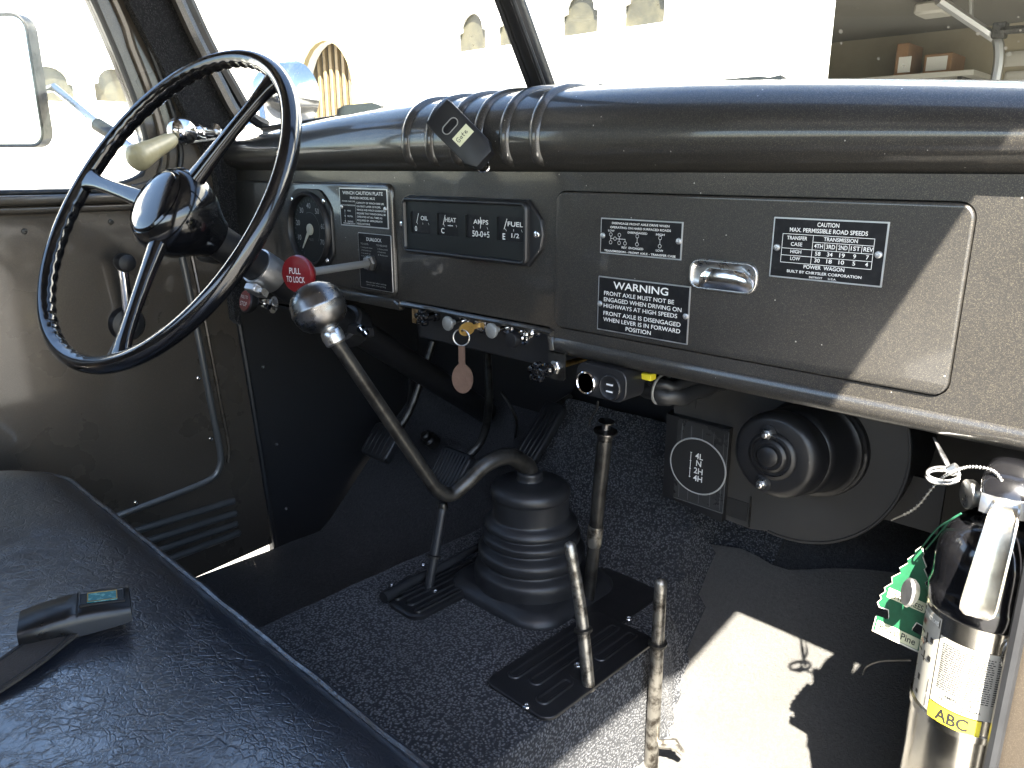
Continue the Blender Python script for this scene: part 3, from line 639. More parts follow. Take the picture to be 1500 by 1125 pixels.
# rolled lower edge
bm = B(); lip = [(YD - .0005, ZB + .0), (YD - .003, ZB - .006), (YD - .003, ZB - .014), (YD + .002, ZB - .020), (YD + .012, ZB - .022), (YD + .03, ZB - .020)]
ringloft(bm, [[Vector((x, y, z)) for y, z in lip] for x in (sx1 + .008, -.5, -.3, DX1)], closed=False); obj('lower_lip', bm, M['dash'], da, ang=60)
bm = B(); tube(bm, spl([(sx0 - .03, YD - .001, ZB + .008), (sx0 - .018, YD - .002, sz - .002), (sx0, YD - .002, sz), (-.77, YD - .002, sz), (sx1 - .004, YD - .002, sz), (sx1 + .006, YD - .002, sz - .006), (sx1 + .010, YD - .002, ZB - .016)], 5), .0042, 8); obj('switch_recess_lip', bm, M['dash'], da)
bm = B(); box(bm, I4, DX0, sx0 - .02, YD - .003, YD + .012, ZB - .006, ZB + .012, .005, 2); obj('lower_lip', bm, M['dash'], da)
# glovebox lid
bm = B(); g = .0011; rstack(bm, Mf, gx0_ + g, gzb_ + g, gx1_ - g, gzt_ - g, .013, [(0, -.02), (0, .0008), (.0006, .0022), (.002, .003)], True, True); lid = obj('glovebox_lid', bm, M['dash'], da, ang=30)
bm = B(); box(bm, I4, gx0_ - .01, gx1_ + .01, YD + .021, YD + .03, gzb_ - .01, gzt_ + .01); obj('glovebox_back', bm, M['black'], da, flat=True)
LZ = YD - .003
h0 = P(1012, 395, Y=LZ).x; h1 = P(1111, 405, Y=LZ).x; hzt = P(1060, 382, Y=LZ).z; hzb = P(1060, 427, Y=LZ).z
bm = B(); rstack(bm, face(0, 0, LZ), h0, hzb, h1, hzt, .012, [(0, .0002), (0, .0032), (.0012, .0038), (.0024, .0032), (.005, .0013), (.009, .0006)], False, True); gh = obj('glovebox_handle', bm, M['steel'], lid, ang=70)
Mh = face(0, 0, LZ); bm = B(); hw_ = h1 - h0; hh_ = hzt - hzb; rings = []
for k_ in range(7):
    f_ = k_ / 6; y_ = hzb + .0025 + (hh_ * .66) * f_; bul = .0045 * math.sin(math.pi * (.18 + .62 * (1 - f_))); xa = h0 + .012 + .010 * f_ ** 3; xb = h1 - .004 - .012 * f_ ** 3
    rings.append([Mh @ Vector((xa + (xb - xa) * q, y_, .0022 + bul * min(1, 5 * min(q, 1 - q) + .25))) for q in (0, .04, .1, .25, .5, .75, .9, .96, 1)] + [Mh @ Vector((xb, y_, .001)), Mh @ Vector((xa, y_, .001))])
ringloft(bm, rings); obj('pull', bm, M['chrome'], lid, ang=60)

# raised instrument panel at the driver's side
ip0 = P(345, 262, Y=YD); ip1 = P(577, 264, Y=YD); ip2 = P(582, 436, Y=YD)
bm = B(); rstack(bm, Mf, ip0.x, ip2.z, ip1.x, ip0.z - .002, .013, [(0, 0.0005), (.0004, .003), (.002, .0055), (.005, .0065)]); ipn = obj('instrument_panel', bm, M['dash'], da, ang=70)
YI = YD - .0066

def rivplate(name, TL, TR, BR, BL, y, parent, screws, matp='plate', border=.0014, frame_mat='alu', r=.0006):
    x0 = (P(*TL, Y=y).x + P(*BL, Y=y).x) / 2; x1 = (P(*TR, Y=y).x + P(*BR, Y=y).x) / 2
    z1 = (P(*TL, Y=y).z + P(*TR, Y=y).z) / 2; z0 = (P(*BL, Y=y).z + P(*BR, Y=y).z) / 2
    Mp = face(x0, z0, y); w, h = x1 - x0, z1 - z0
    bm = B(); rstack(bm, Mp, 0, 0, w, h, r, [(0, .0001), (0, .0010), (.0001, .0012)]); pl_ = obj(name, bm, M[frame_mat], parent)
    bm = B(); rstack(bm, Mp, border, border, w - border, h - border, r, [(0, .0011), (0, .00145)]); obj('enamel', bm, M[matp], pl_)
    for fx_, fy_ in screws: screw(Mp @ Matrix.Translation((w * fx_, h * fy_, .0014)), .0034, M['alu'], pl_, 'rivet')
    return pl_, Mp @ Matrix.Translation((0, 0, .0017)), w, h

# plate: max permissible road speeds
p_, Mp, w, h = rivplate('road_speed_plate', (1134, 317), (1304, 325.5), (1292, 421), (1128, 405), LZ, lid, ((.055, .50), (.945, .50)))
bm = B(); T = lambda s, x, y, sz_, wd_=None, al='C', b_=.006: text(bm, Mp, s, x * w, y * h, sz_ * h, wd_ * w if wd_ else None, al, b_)
T('CAUTION', .5, .875, .095, .19, b_=.012); T('MAX. PERMISSIBLE ROAD SPEEDS', .5, .775, .095, .68, b_=.012)
T('TRANSFER', .235, .645, .085, .185, b_=.01); T('CASE', .235, .545, .085, .105, b_=.01); T('TRANSMISSION', .62, .655, .085, .29, b_=.01)
for i, s in enumerate(('4TH', '3RD', '2ND', '1ST', 'REV')): T(s, .435 + i * .106, .535, .095, .078, b_=.012)
T('HIGH', .235, .425, .082, .10, b_=.01); T('LOW', .235, .31, .082, .09, b_=.01)
for i, (s, q) in enumerate((('58', '30'), ('34', '18'), ('19', '10'), ('9', '5'), ('7', '4'))):
    T(s, .435 + i * .106, .415, .09, .024 * len(s), b_=.014); T(q, .435 + i * .106, .305, .09, .024 * len(q), b_=.014)
T('POWER  WAGON', .5, .19, .085, .36, b_=.012); T('BUILT BY CHRYSLER CORPORATION', .5, .105, .062, .66, b_=.01); T('DETROIT      U.S.A.', .5, .04, .045, .24, b_=.006)
for q in ([(.10, .735), (.90, .735), (.90, .265), (.10, .265), (.10, .735)], [(.38, .735), (.38, .265)], [(.38, .625), (.90, .625)], [(.10, .50), (.90, .50)], [(.10, .385), (.90, .385)], [(.488, .625), (.488, .50)], [(.593, .625), (.593, .50)], [(.70, .625), (.70, .50)], [(.805, .625), (.805, .50)]):
    stroke(bm, Mp, [(x * w, y * h) for x, y in q], .00045, -.0001)
obj('lettering', bm, M['white'], p_, flat=True)
# plate: disengage front axle drive
p_, Mp, w, h = rivplate('axle_drive_plate', (880, 319), (1001, 324.6), (999, 381), (881, 371), LZ, lid, ((.035, .5), (.965, .5)))
bm = B()
T('DISENGAGE FRONT AXLE DRIVE WHEN', .5, .84, .085, .70, b_=.01); T('OPERATING ON HARD SURFACED ROADS', .5, .725, .085, .74, b_=.01)
T('LOW', .145, .63, .075, .08, b_=.01); T('DISENGAGED', .475, .61, .08, .24, b_=.01); T('HIGH', .75, .61, .08, .10, b_=.01); T('REV  ENGAGED', .42, .185, .085, .27, b_=.01); T('LOW', .75, .185, .08, .085, b_=.01)
T('TRANSMISSION - FRONT AXLE - TRANSFER CASE', .5, .06, .082, .88, b_=.012)
rc = .018 * w
for cx, cy in ((.14, .55), (.14, .33), (.195, .44), (.25, .55), (.25, .33), (.325, .33), (.475, .55), (.475, .33), (.75, .55), (.75, .33)): stroke(bm, Mp, circ(cx * w, cy * h, rc, 12), .0005, 0)
for q in ([(.14, .50), (.14, .38)], [(.14, .44), (.175, .44)], [(.215, .44), (.325, .44), (.325, .38)], [(.25, .50), (.25, .38)], [(.475, .50), (.475, .38)], [(.75, .50), (.75, .38)]): stroke(bm, Mp, [(x * w, y * h) for x, y in q], .0005)
obj('lettering', bm, M['white'], p_, flat=True)
# plate: warning
p_, Mp, w, h = rivplate('warning_plate', (876.5, 404), (1012, 419), (1008, 504.5), (876.5, 483), LZ, lid, ((.03, .49), (.97, .49)))
bm = B(); T('WARNING', .48, .80, .185, .60, b_=.012)
for s, x, y, wd_ in (('FRONT AXLE MUST NOT BE', .075, .665, .77), ('ENGAGED WHEN DRIVING ON', .075, .55, .85), ('HIGHWAYS AT HIGH SPEEDS', .075, .435, .81), ('FRONT AXLE IS DISENGAGED', .075, .295, .85), ('WHEN LEVER IS IN FORWARD', .075, .18, .85)): T(s, x, y, .105, wd_, 'L', .006)
T('POSITION', .48, .065, .105, .28, b_=.006)
obj('lettering', bm, M['white'], p_, flat=True)
# plate: winch caution
p_, Mp, w, h = rivplate('winch_plate', (496.7, 273.5), (567.8, 277.8), (570, 336.7), (501, 329), YI, ipn, ((.045, .5), (.955, .5)), border=.0018)
bm = B(); T('WINCH CAUTION PLATE', .5, .83, .12, .84, b_=.02); T('BRADEN MODEL MU2', .5, .715, .085, .52, b_=.018)
T('POWER TAKE OFF', .06, .63, .055, .28, 'L', .012); T('TRANSMISSION', .06, .53, .05, .28, 'L', .012)
for i, s in enumerate(('WIND', 'NEUTRAL', 'UNWIND')):
    T(s, .16, .38 - i * .14, .06, None, 'L', .012); stroke(bm, Mp, circ(.11 * w, (.40 - i * .14) * h, .0012, 8), .0006)
T('TRANSMISSION', .06, .05, .05, .26, 'L', .01); stroke(bm, Mp, [(.11 * w, .40 * h), (.11 * w, .12 * h)], .0004); stroke(bm, Mp, [(.345 * w, .65 * h), (.345 * w, .05 * h)], .0004)
for i, (s, wd_) in enumerate((('CAPACITY OF WINCH 5000 LBS.', .57), ('ON FIRST LAYER OF ROPE.', .50), ('VEHICLE AND WINCH GUARANTEE', .59), ('REQUIRE THAT WINCH SHALL BE', .59), ('OPERATED AT ALL TIMES AS', .52), ('REQUIRED BY APPROPRIATE', .52), ('REGULATIONS.', .27))): T(s, .37, .60 - i * .09, .066, wd_, 'L', .014)
obj('lettering', bm, M['white'], p_, flat=True)
# plate: lock instructions
p_, Mp, w, h = rivplate('lock_plate', (523.3, 340), (571, 344.5), (579, 429), (531, 421), YI, ipn, (), border=.0009, r=.002)
bm = B(); T('DUALOCK', .5, .865, .085, .46, b_=.008); obj('lettering', bm, M['white'], p_, flat=True)
bm = B(); T('TO LOCK:', .08, .79, .045, .25, 'L'); T('TO RELEASE:', .56, .79, .045, .34, 'L')
for i in range(4): T(('1 Hold pedal down', '2 Pull knob out', '3 Let pedal up', '4 Push handle')[i], .08, .73 - i * .052, .036, (.36, .32, .29, .33)[i], 'L', 0); T(('1 Press pedal', '2 Push knob', '3 Release', '')[i] or ' ', .60, .73 - i * .052, .036, (.30, .24, .3, .1)[i], 'L', 0)
T('Always test after setting', .5, .11, .036, .62); T('park in gear when parking', .5, .065, .036, .58)
obj('fine_print', bm, M['grey_print'], p_, flat=True)

# speedometer
sc = P(456.5, 336, Y=YI); Ms = face(sc.x, sc.z, YI); sr = .0625
bm = B(); sq = [(.066, .30), (.40, .30)]
ol = [(sr * 1.02 * math.cos(R(a)) * (1.0), sr * 1.02 * math.sin(R(a))) for a in range(0, 360, 6)]
def spd(a, k):
    x, y = math.cos(R(a)), math.sin(R(a)); m_ = max(abs(x), abs(y)); q_ = min(1 / m_, 1.13); return (sr * k * x * q_, sr * k * y * q_)
rings = [[Ms @ Vector((*spd(a, k), z)) for a in range(0, 360, 6)] for k, z in ((1.06, 0), (1.06, .002), (1.045, .0035))] + [[Ms @ Vector((sr * k * math.cos(R(a)), sr * k * math.sin(R(a)), z)) for a in range(0, 360, 6)] for k, z in ((1.0, .0035), (.985, .009), (.95, .0115), (.91, .011), (.885, .008), (.875, .002))]
ringloft(bm, rings, True, False); spm = obj('speedometer', bm, M['satin_black'], da, ang=45)
bm = B(); lathe(bm, Ms, [(sr * .876, .0012), (sr * .876, .0020)], 48); obj('dial', bm, M['dial'], spm)
bm = B()
for s, a in (('10', 203), ('20', 166), ('30', 128), ('40', 92), ('50', 52), ('60', 10), ('70', -30)):
    text(bm, Ms, s, sr * .62 * math.cos(R(a)), sr * .62 * math.sin(R(a)) - .004, .0125, None, 'C', .004, .0024)
obj('numerals', bm, M['grey_print'], spm, flat=True)
bm = B()
for k in range(0, 29):
    a = 240 - k * 10; r0 = .80; r1 = .75 if k % 2 else .72
    stroke(bm, Ms, [(sr * r0 * math.cos(R(a)), sr * r0 * math.sin(R(a))), (sr * r1 * math.cos(R(a)), sr * r1 * math.sin(R(a)))], .0005, .0023)
stroke(bm, Ms, circ(0, 0, sr * .45, 30, -40, 110), .0005, .0023); text(bm, Ms, 'MILES', 0, -sr * .30, .006, None, 'C', 0, .0023)
obj('scale', bm, M['faint'], spm, flat=True)
na = R(232)
bm = B(); lathe(bm, Ms, [(.0095, .0025), (.0095, .0042), (.007, .0052)], 20)
ringloft(bm, [[Ms @ Vector(p) for p in ((.004 * math.sin(na), -.004 * math.cos(na), z), (-.004 * math.sin(na), .004 * math.cos(na), z), (sr * .66 * math.cos(na) - .0008 * math.sin(na), sr * .66 * math.sin(na) + .0008 * math.cos(na), z), (sr * .66 * math.cos(na) + .0008 * math.sin(na), sr * .66 * math.sin(na) - .0008 * math.cos(na), z))] for z in (.0035, .0045)])
obj('needle', bm, M['needle'], spm)
for a in (45, 135, -45, 225): screw(Ms @ Matrix.Translation((sr * 1.06 * math.cos(R(a)) * 1.02, sr * 1.06 * math.sin(R(a)) * 1.02, .0035)), .0042, M['chrome'], spm)

# gauge cluster
cx0 = P(590, 330, Y=YD).x; cx1 = P(800, 345, Y=YD).x; czt = P(690, 289, Y=YD).z; czb = P(700, 382, Y=YD).z
W_, H_ = cx1 - cx0, czt - czb; Mc = face(cx0, czb, YD)
oc = [(.020, 0), (W_ - .026, 0), (W_ - .004, H_ * .28), (W_, H_ * .5), (W_ - .004, H_ * .72), (W_ - .026, H_), (.020, H_), (.004, H_ * .72), (0, H_ * .5), (.004, H_ * .28)]
def off(pts, d):
    cx_ = W_ / 2; cy_ = H_ / 2; return [(cx_ + (x - cx_) * (1 - d / cx_), cy_ + (y - cy_) * (1 - d / cy_)) for x, y in pts]
bm = B(); ringloft(bm, [[Mc @ Vector((x, y, z)) for x, y in off(oc, d)] for d, z in ((0, .0003), (.0004, .004), (.002, .0055))]); cl = obj('gauge_cluster', bm, M['satin_black'], da, ang=30)
bm = B(); rstack(bm, Mc, .013, .002, W_ - .022, H_ - .002, .010, [(0, .005), (0, .010), (.0015, .0125), (.004, .013), (.0055, .0115), (.0065, .0062)], True, False); obj('bezel', bm, M['satin_black'], cl, ang=60)
ix0, ix1, iy0, iy1 = .020, W_ - .029, .009, H_ - .009
gw = (ix1 - ix0); cells = [(.035, .225), (.285, .475), (.535, .735), (.79, 1.0)]
wz = [(ix0 + a * gw, iy0 + (iy1 - iy0) * .33, ix0 + b_ * gw - .001, iy0 + (iy1 - iy0) * .80) for a, b_ in cells]
bm = B(); prism(bm, Mc, [(ix0 - .002, iy0 - .002), (ix1 + .002, iy0 - .002), (ix1 + .002, iy1 + .002), (ix0 - .002, iy1 + .002)], .0058, .0080, [rrect(*z, .003, 3) for z in wz]); obj('mask', bm, M['dial'], cl, flat=True)
for i, z in enumerate(wz):
    nm = ('OIL', 'HEAT', 'AMPS', 'FUEL')[i]; ww, hh = z[2] - z[0], z[3] - z[1]; Mg = Mc @ Matrix.Translation((z[0], z[1], .0061))
    bm = B(); rstack(bm, Mg, -.001, -.001, ww + .001, hh + .001, .003, [(0, -.0008), (0, 0)]); gg = obj('gauge_dial', bm, M['plate'], cl)
    bm = B(); lx = (.68, .62, .62, .66)[i]
    text(bm, Mg, nm, lx * ww, .62 * hh, .27 * hh, (.36, .52, .62, .56)[i] * ww, 'C', .012, .0004)
    for q in (.30, .60, .88): stroke(bm, Mg, [(q * ww, .50 * hh), ((q + .03) * ww, .42 * hh)] if q != .6 else [(q * ww, .50 * hh), (q * ww, .43 * hh)], .0006, .0004)
    if i == 0: text(bm, Mg, '0', .24 * ww, .10 * hh, .33 * hh, None, 'C', .012, .0004)
    if i == 1: text(bm, Mg, 'C', .24 * ww, .10 * hh, .33 * hh, None, 'C', .012, .0004); stroke(bm, Mg, [(.5 * ww, .46 * hh), (.72 * ww, .46 * hh)], .0011, .0004)
    if i == 2: text(bm, Mg, '50-0+5', .62 * ww, .08 * hh, .36 * hh, .72 * ww, 'C', .012, .0004)
    if i == 3: text(bm, Mg, 'E', .24 * ww, .06 * hh, .36 * hh, None, 'C', .014, .0004); text(bm, Mg, '1/2', .66 * ww, .16 * hh, .26 * hh, .28 * ww, 'C', .01, .0004)
    obj('lettering', bm, M['white'], gg, flat=True)
    bm = B(); px = (.30, .28, .62, .26)[i]; stroke(bm, Mg, [(px * ww, .50 * hh), ((px + (.10 if i != 2 else 0)) * ww, .90 * hh)], .0011, .0008); obj('pointer', bm, M['white'], gg, flat=True)
screw(Mc @ Matrix.Translation((.0055, H_ / 2, .0055)), .0042, M['chrome'], cl); screw(Mc @ Matrix.Translation((W_ - .010, H_ / 2, .0055)), .0048, M['chrome'], cl)

# switch panel under the gauges
bm = B(); YS = YD + .016
box(bm, I4, sx0 + .002, sx1 - .002, YS, YS + .006, .548, sz + .004, .002, 1); swp = obj('switch_panel', bm, M['dark_paint'], da)
bm = B(); box(bm, I4, sx0 - .004, sx1 + .004, YD, YS + .006, sz + .002, sz + .006); obj('switch_hood', bm, M['dark_paint'], da, flat=True)
def pull(base, y1, parent, name, prof_, m, shaft=.0032, sm_='chrome', nut=.008):
    """knob on a shaft pointing at the seat; base on the panel"""
    t_ = obj_bm = B(); L2 = base.y - y1
    Mk = face(base.x, base.z, base.y)
    lathe(obj_bm, Mk, [(r_, L2 + z_) for r_, z_ in prof_], 26); k_ = obj(name, obj_bm, m, parent)
    bm = B(); lathe(bm, Mk, [(nut * 1.25, 0), (nut * 1.25, .002), (nut, .0025), (nut, .006), (shaft * 1.4, .0065), (shaft, .008), (shaft, L2 + .001)], 18); obj('shaft', bm, M[sm_], k_)
    return k_
disc = [(.004, -.012), (.0045, -.006), (.0095, -.003), (.0105, 0), (.0098, .002), (.006, .0032), (.0008, .0036)]
pull(P(682, 469, Y=YS), P(682, 469, Y=YS).y - .034, da, 'pull_knob', disc, M['silver'])
pull(P(746, 479, Y=YS), P(746, 479, Y=YS).y - .034, da, 'pull_knob', disc, M['silver'])
kb = pull(P(768, 494, Y=YS), YS - .024, da, 'pull_knob', [(.006, -.012), (.0105, -.008), (.0112, 0), (.0100, .0035), (.004, .0045)], M['black'])
b = P(790, 485, Y=YS); bm = B(); Mk = face(b.x, b.z, YS); lathe(bm, Mk, [(.0075, 0), (.0075, .006), (.0055, .0065), (.0055, .012)], 16); hexnut(bm, Mk, .0068, .012, .019); lathe(bm, Mk, [(.0042, .019), (.0042, .027), (.003, .028), (.0025, .022)], 14); obj('switch_bolt', bm, M['chrome'], da)
# name tag and turn switch at the left end
a = P(603, 449, Y=YS - .004); b = P(619, 476, Y=YS - .004); bm = B(); box(bm, I4, a.x, b.x, YS - .0045, YS - .0005, b.z, a.z, .0008, 1); obj('brass_tag', bm, M['gold'], da)
def wing(base, L2, parent, name):
    Mk = face(base.x, base.z, base.y); bm = B()
    lathe(bm, Mk, [(.0085, 0), (.0085, .006), (.006, .008), (.006, L2 - .006), (.0095, L2 - .003), (.010, L2)], 20)
    for k in range(5):
        a = R(90 + 72 * k); c_ = Vector((.0085 * math.cos(a), .0085 * math.sin(a), L2 - .001)); lathe(bm, Mk @ Matrix.Translation(c_), [(.0048, -.005), (.005, 0), (.0042, .004), (.0018, .005)], 12)
    lathe(bm, Mk, [(.007, L2), (.0055, L2 + .004), (.002, L2 + .005)], 16)
    return obj(name, bm, M['gloss_black'], parent)
wing(P(640, 462, Y=YS), .030, da, 'turn_switch')
# ignition
kb0 = P(712, 474, Y=YS); Mk = face(kb0.x, kb0.z, YS)
bm = B(); lathe(bm, Mk, [(.0135, 0), (.0135, .004), (.0115, .006), (.0115, .011), (.0095, .0125), (.0085, .0115)], 26); ign = obj('ignition_switch', bm, M['chrome'], da)
ky = thing('ignition_key', 'brass ignition key on split ring with brown leather fob', 'key', tuple(kb0))
kd = Vector((-.30, -1, -.18)).normalized(); k0 = kb0 + Vector((0, -.008, 0)); k1 = k0 + kd * .024
bm = B(); Mk2 = frame(k1, kd, (0.05, 0, 1)); box(bm, Mk2, -.026, -.004, -.0035, .0035, -.0010, .0010, .0004, 1)
prism(bm, Mk2, [(.012 * math.cos(R(a)) * (1.0 if abs(math.cos(R(a))) > .4 else .9), .0095 * math.sin(R(a))) for a in range(0, 360, 20)], -.0011, .0011, [[(.007 + .0022 * math.cos(R(a)), .0022 * math.sin(R(a))) for a in range(0, 360, 30)]])
obj('key_blade', bm, M['brass'], ky)
rc_ = k1 + kd * .007; rr = .0115; rcen = rc_ + Vector((-.002, 0, -rr + .001)); e1 = Vector((.86, .5, 0)).normalized()
bm = B(); tube(bm, [rcen + rr * (math.cos(R(a)) * e1 + math.sin(R(a)) * Vector((0, 0, 1))) for a in range(0, 361, 12)], .0011, 8, False); obj('split_ring', bm, M['steel'], ky)
rb = rcen + Vector((0, 0, -rr)); fb = rb + Vector((.001, .0, -.047))
bm = B(); Mfob = frame(fb, (.80, .60, 0), (.05, 0, 1))
strap = [(-.0045, .047), (.0045, .047), (.0045, .022)] + [(.0150 * math.cos(R(a)), .0215 * math.sin(R(a))) for a in range(70, -250, -16)] + [(-.0045, .022)]
prism(bm, Mfob, strap, -.0011, .0011)
prism(bm, Mfob, [(-.0045, .025), (.0045, .025), (.0042, .0475), (-.0042, .0475)], .0013, .0032); obj('leather_fob', bm, M['fob'], ky, ang=60)
# bracket with choke style knob, hung from the lip
br = P(817, 537, Y=YD - .002); bm = B(); Mb = face(br.x, br.z, YD - .004)
rstack(bm, Mb, -.013, -.016, .015, .020, .005, [(0, 0), (0, .002)]); box(bm, Mb, -.013, .015, .018, .0205, -.03, .002); cb = obj('cable_bracket', bm, M['dark_steel'], da)
bm = B(); lathe(bm, Mb, [(.0065, .002), (.0065, .008), (.005, .009), (.005, .016)], 16); hexnut(bm, Mb, .009, .002, .006); obj('nut', bm, M['steel'], cb)
wing(Vector((br.x, YD - .018, br.z)), .024, da, 'cable_knob')
bm = B(); tube(bm, [Vector((br.x, YD, br.z)), Vector((br.x + .002, YD + .05, br.z + .002))], .004, 8); obj('cable', bm, M['brass'], cb)

# 12 V / USB outlet panel
up = thing('power_outlet_panel', 'black underdash panel with round twelve volt socket and two USB ports', 'power outlet', tuple(P(890, 560, Y=YD - .012)))
UY = YD - .010
ua = P(846, 535, Y=UY); ub = P(925, 590, Y=UY); ux0 = ua.x; ux1 = P(919, 560, Y=UY).x; uzt = P(880, 538, Y=UY).z; uzb = P(880, 583, Y=UY).z
Mu = face(0, 0, UY)
bm = B(); rstack(bm, Mu, ux0, uzb, ux1, uzt + .002, .014, [(0, -.035), (0, .001), (.001, .002)]); obj('housing', bm, M['black'], up)
c = P(861, 560, Y=UY); Mk = Mu @ Matrix.Translation((c.x, c.z, 0))
bm = B(); lathe(bm, Mk, [(.0145, .002), (.0145, .0045), (.0132, .0055), (.0120, .0045), (.0115, .001), (.0113, -.020), (.001, -.022)], 32, True, True); obj('socket', bm, M['chrome'], up)
c = P(896, 567, Y=UY); Mk = Mu @ Matrix.Translation((c.x, c.z, 0))
bm = B(); lathe(bm, Mk, [(.0155, .002), (.0155, .004), (.014, .005), (.0128, .0042), (.001, .0042)], 32); us = obj('usb_socket', bm, M['satin_black'], up)
for s in (-1, 1):
    bm = B(); box(bm, Mk, -.0062, .0062, s * .0042 - .0022, s * .0042 + .0022, .0043, .0049); po = obj('usb_port', bm, M['ink'], us, flat=True)
    bm = B(); box(bm, Mk, -.0040, .0052, s * .0042 - .0012, s * .0042 + .0006, .0049, .0054); obj('contact', bm, M['usbmetal'], po, flat=True)
# wiring loom and connectors beneath the dash
lo = thing('wiring_loom', 'black wrapped wiring bundle with zip tie and yellow connector under the dash', 'wiring', tuple(P(960, 570, Y=.80)))
q = [P(900, 530, Y=.86), P(945, 565, Y=.80), P(985, 580, Y=.80), P(1035, 566, Y=.86), P(1075, 550, Y=.95)]
for k, (dy, dz, r_) in enumerate(((0, 0, .013), (.012, .010, .009), (-.006, .014, .007))):
    bm = B(); tube(bm, [p + Vector((0, dy, dz + .002 * math.sin(i * 1.7 + k))) for i, p in enumerate(spl(q, 6))], r_, 10); obj('cable', bm, M['rubber'], lo)
zc = spl(q, 6)[10]; bm = B(); tube(bm, [zc + Vector((-.004 + .001 * math.sin(R(a)), .020 * math.cos(R(a)) + .002, .019 * math.sin(R(a)) + .006)) for a in range(0, 361, 20)], .0018, 6, False); obj('zip_tie', bm, M['silver'], lo)
bm = B(); box(bm, Matrix.Translation(P(950, 551, Y=.745)), -.007, .007, -.006, .006, -.004, .004, .001, 1); obj('yellow_connector', bm, M['yellow'], lo)
bm = B(); box(bm, Matrix.Translation(P(934, 551, Y=.745)), -.006, .006, -.006, .006, -.003, .003, .001, 1); obj('white_connector', bm, M['white'], lo)
bm = B(); tube(bm, spl([P(876, 588, Y=.73), P(874, 600, Y=.74), P(866, 612, Y=.76), P(861, 625, Y=.79)], 4), .0012, 6); obj('thin_wire', bm, M['dark_steel'], lo)

# ================================================================== pull locks left of the panel
lk = thing('pull_lock_knob', 'red mushroom knob reading PULL TO LOCK on a long steel shaft', 'knob', tuple(P(548, 385, Y=YI)))
def proj(p):
    q_ = Vector(p) - Vector((0, 0, H)); c_ = XV * q_.x + YV * q_.y + ZV * q_.z; return 750 + F * c_.x / c_.z, 562.5 - F * c_.y / c_.z
b0 = P(545, 385, Y=YI - .002); Mk0 = face(b0.x, b0.z, YI - .002)
bm = B(); hexnut(bm, Mk0, .0125, 0, .007); hexnut(bm, Mk0, .010, .007, .013); obj('lock_nut', bm, M['steel'], lk)
tip = P(434, 402, Y=.545); dd0 = tip - b0; L2 = dd0.length - .012; Mk = frame(b0, Vector((1, 0, 0)) - dd0.normalized() * dd0.normalized().x, Vector((0, 0, 1)) - dd0.normalized() * dd0.normalized().z)
Mk = axis(b0, dd0, (0, 0, 1))
bm = B(); lathe(bm, Mk, [(.0055, .010), (.0055, L2 - .02)], 16); hexnut(bm, Mk, .0085, L2 - .022, L2 - .016); obj('shaft', bm, M['silver'], lk)
bm = B(); lathe(bm, Mk, [(.009, L2 - .018), (.011, L2 - .012), (.0145, L2 - .007), (.0225, L2 - .001), (.0258, L2 + .005), (.0258, L2 + .009), (.0243, L2 + .012), (.012, L2 + .0135), (.001, L2 + .014)], 36); kn_ = obj('knob', bm, M['red'], lk)
def dome(p):
    r2 = (p.x ** 2 + p.y ** 2) / .022 ** 2; return Mk @ Vector((p.x, p.y, L2 + .0147 - .0022 * r2 * r2))
bm = B(); text(bm, Mk, 'PULL', 0, .001, .0115, .019, 'C', .004, 0, dome); text(bm, Mk, 'TO LOCK', 0, -.0105, .0115, .031, 'C', .004, 0, dome); obj('lettering', bm, M['white'], kn_, flat=True)
# the second, smaller pull handle by the kick panel
st = thing('stop_pull_handle', 'small red labelled STOP pull knob low beside the steering column', 'knob', tuple(P(425, 450, X=-1.30)))
s0 = P(425, 450, X=-1.28); s1 = P(362, 441, X=-1.28)
Mk = axis(s1, (s1 - s0).normalized(), (0, 0, 1)); ls_ = (s1 - s0).length
bm = B(); lathe(bm, Mk, [(.012, -.016), (.0185, -.010), (.0215, -.003), (.0215, .002), (.019, .004)], 28); hd_ = obj('knob', bm, M['black'], st)
bm = B(); lathe(bm, Mk, [(.0185, .0035), (.018, .0052), (.001, .0056)], 28); obj('red_label', bm, M['red'], st)
bm = B(); text(bm, Mk, 'PULL TO', 0, .004, .008, .024, 'C', .004, .0062); text(bm, Mk, 'STOP', 0, -.009, .011, .024, 'C', .006, .0062); obj('lettering', bm, M['white'], st, flat=True)
bm = B(); lathe(bm, Mk, [(.004, -ls_), (.004, -.012)], 12); hexnut(bm, Mk, .009, -ls_ * .5, -ls_ * .5 + .012); hexnut(bm, Mk, .011, -ls_ * .3 - .018, -ls_ * .3 - .010); obj('shaft', bm, M['chrome'], st)
bm = B(); lathe(bm, Mk, [(.014, -ls_ * .62), (.016, -ls_ * .6), (.006, -ls_ * .57)], 16); obj('washer', bm, M['steel'], st)

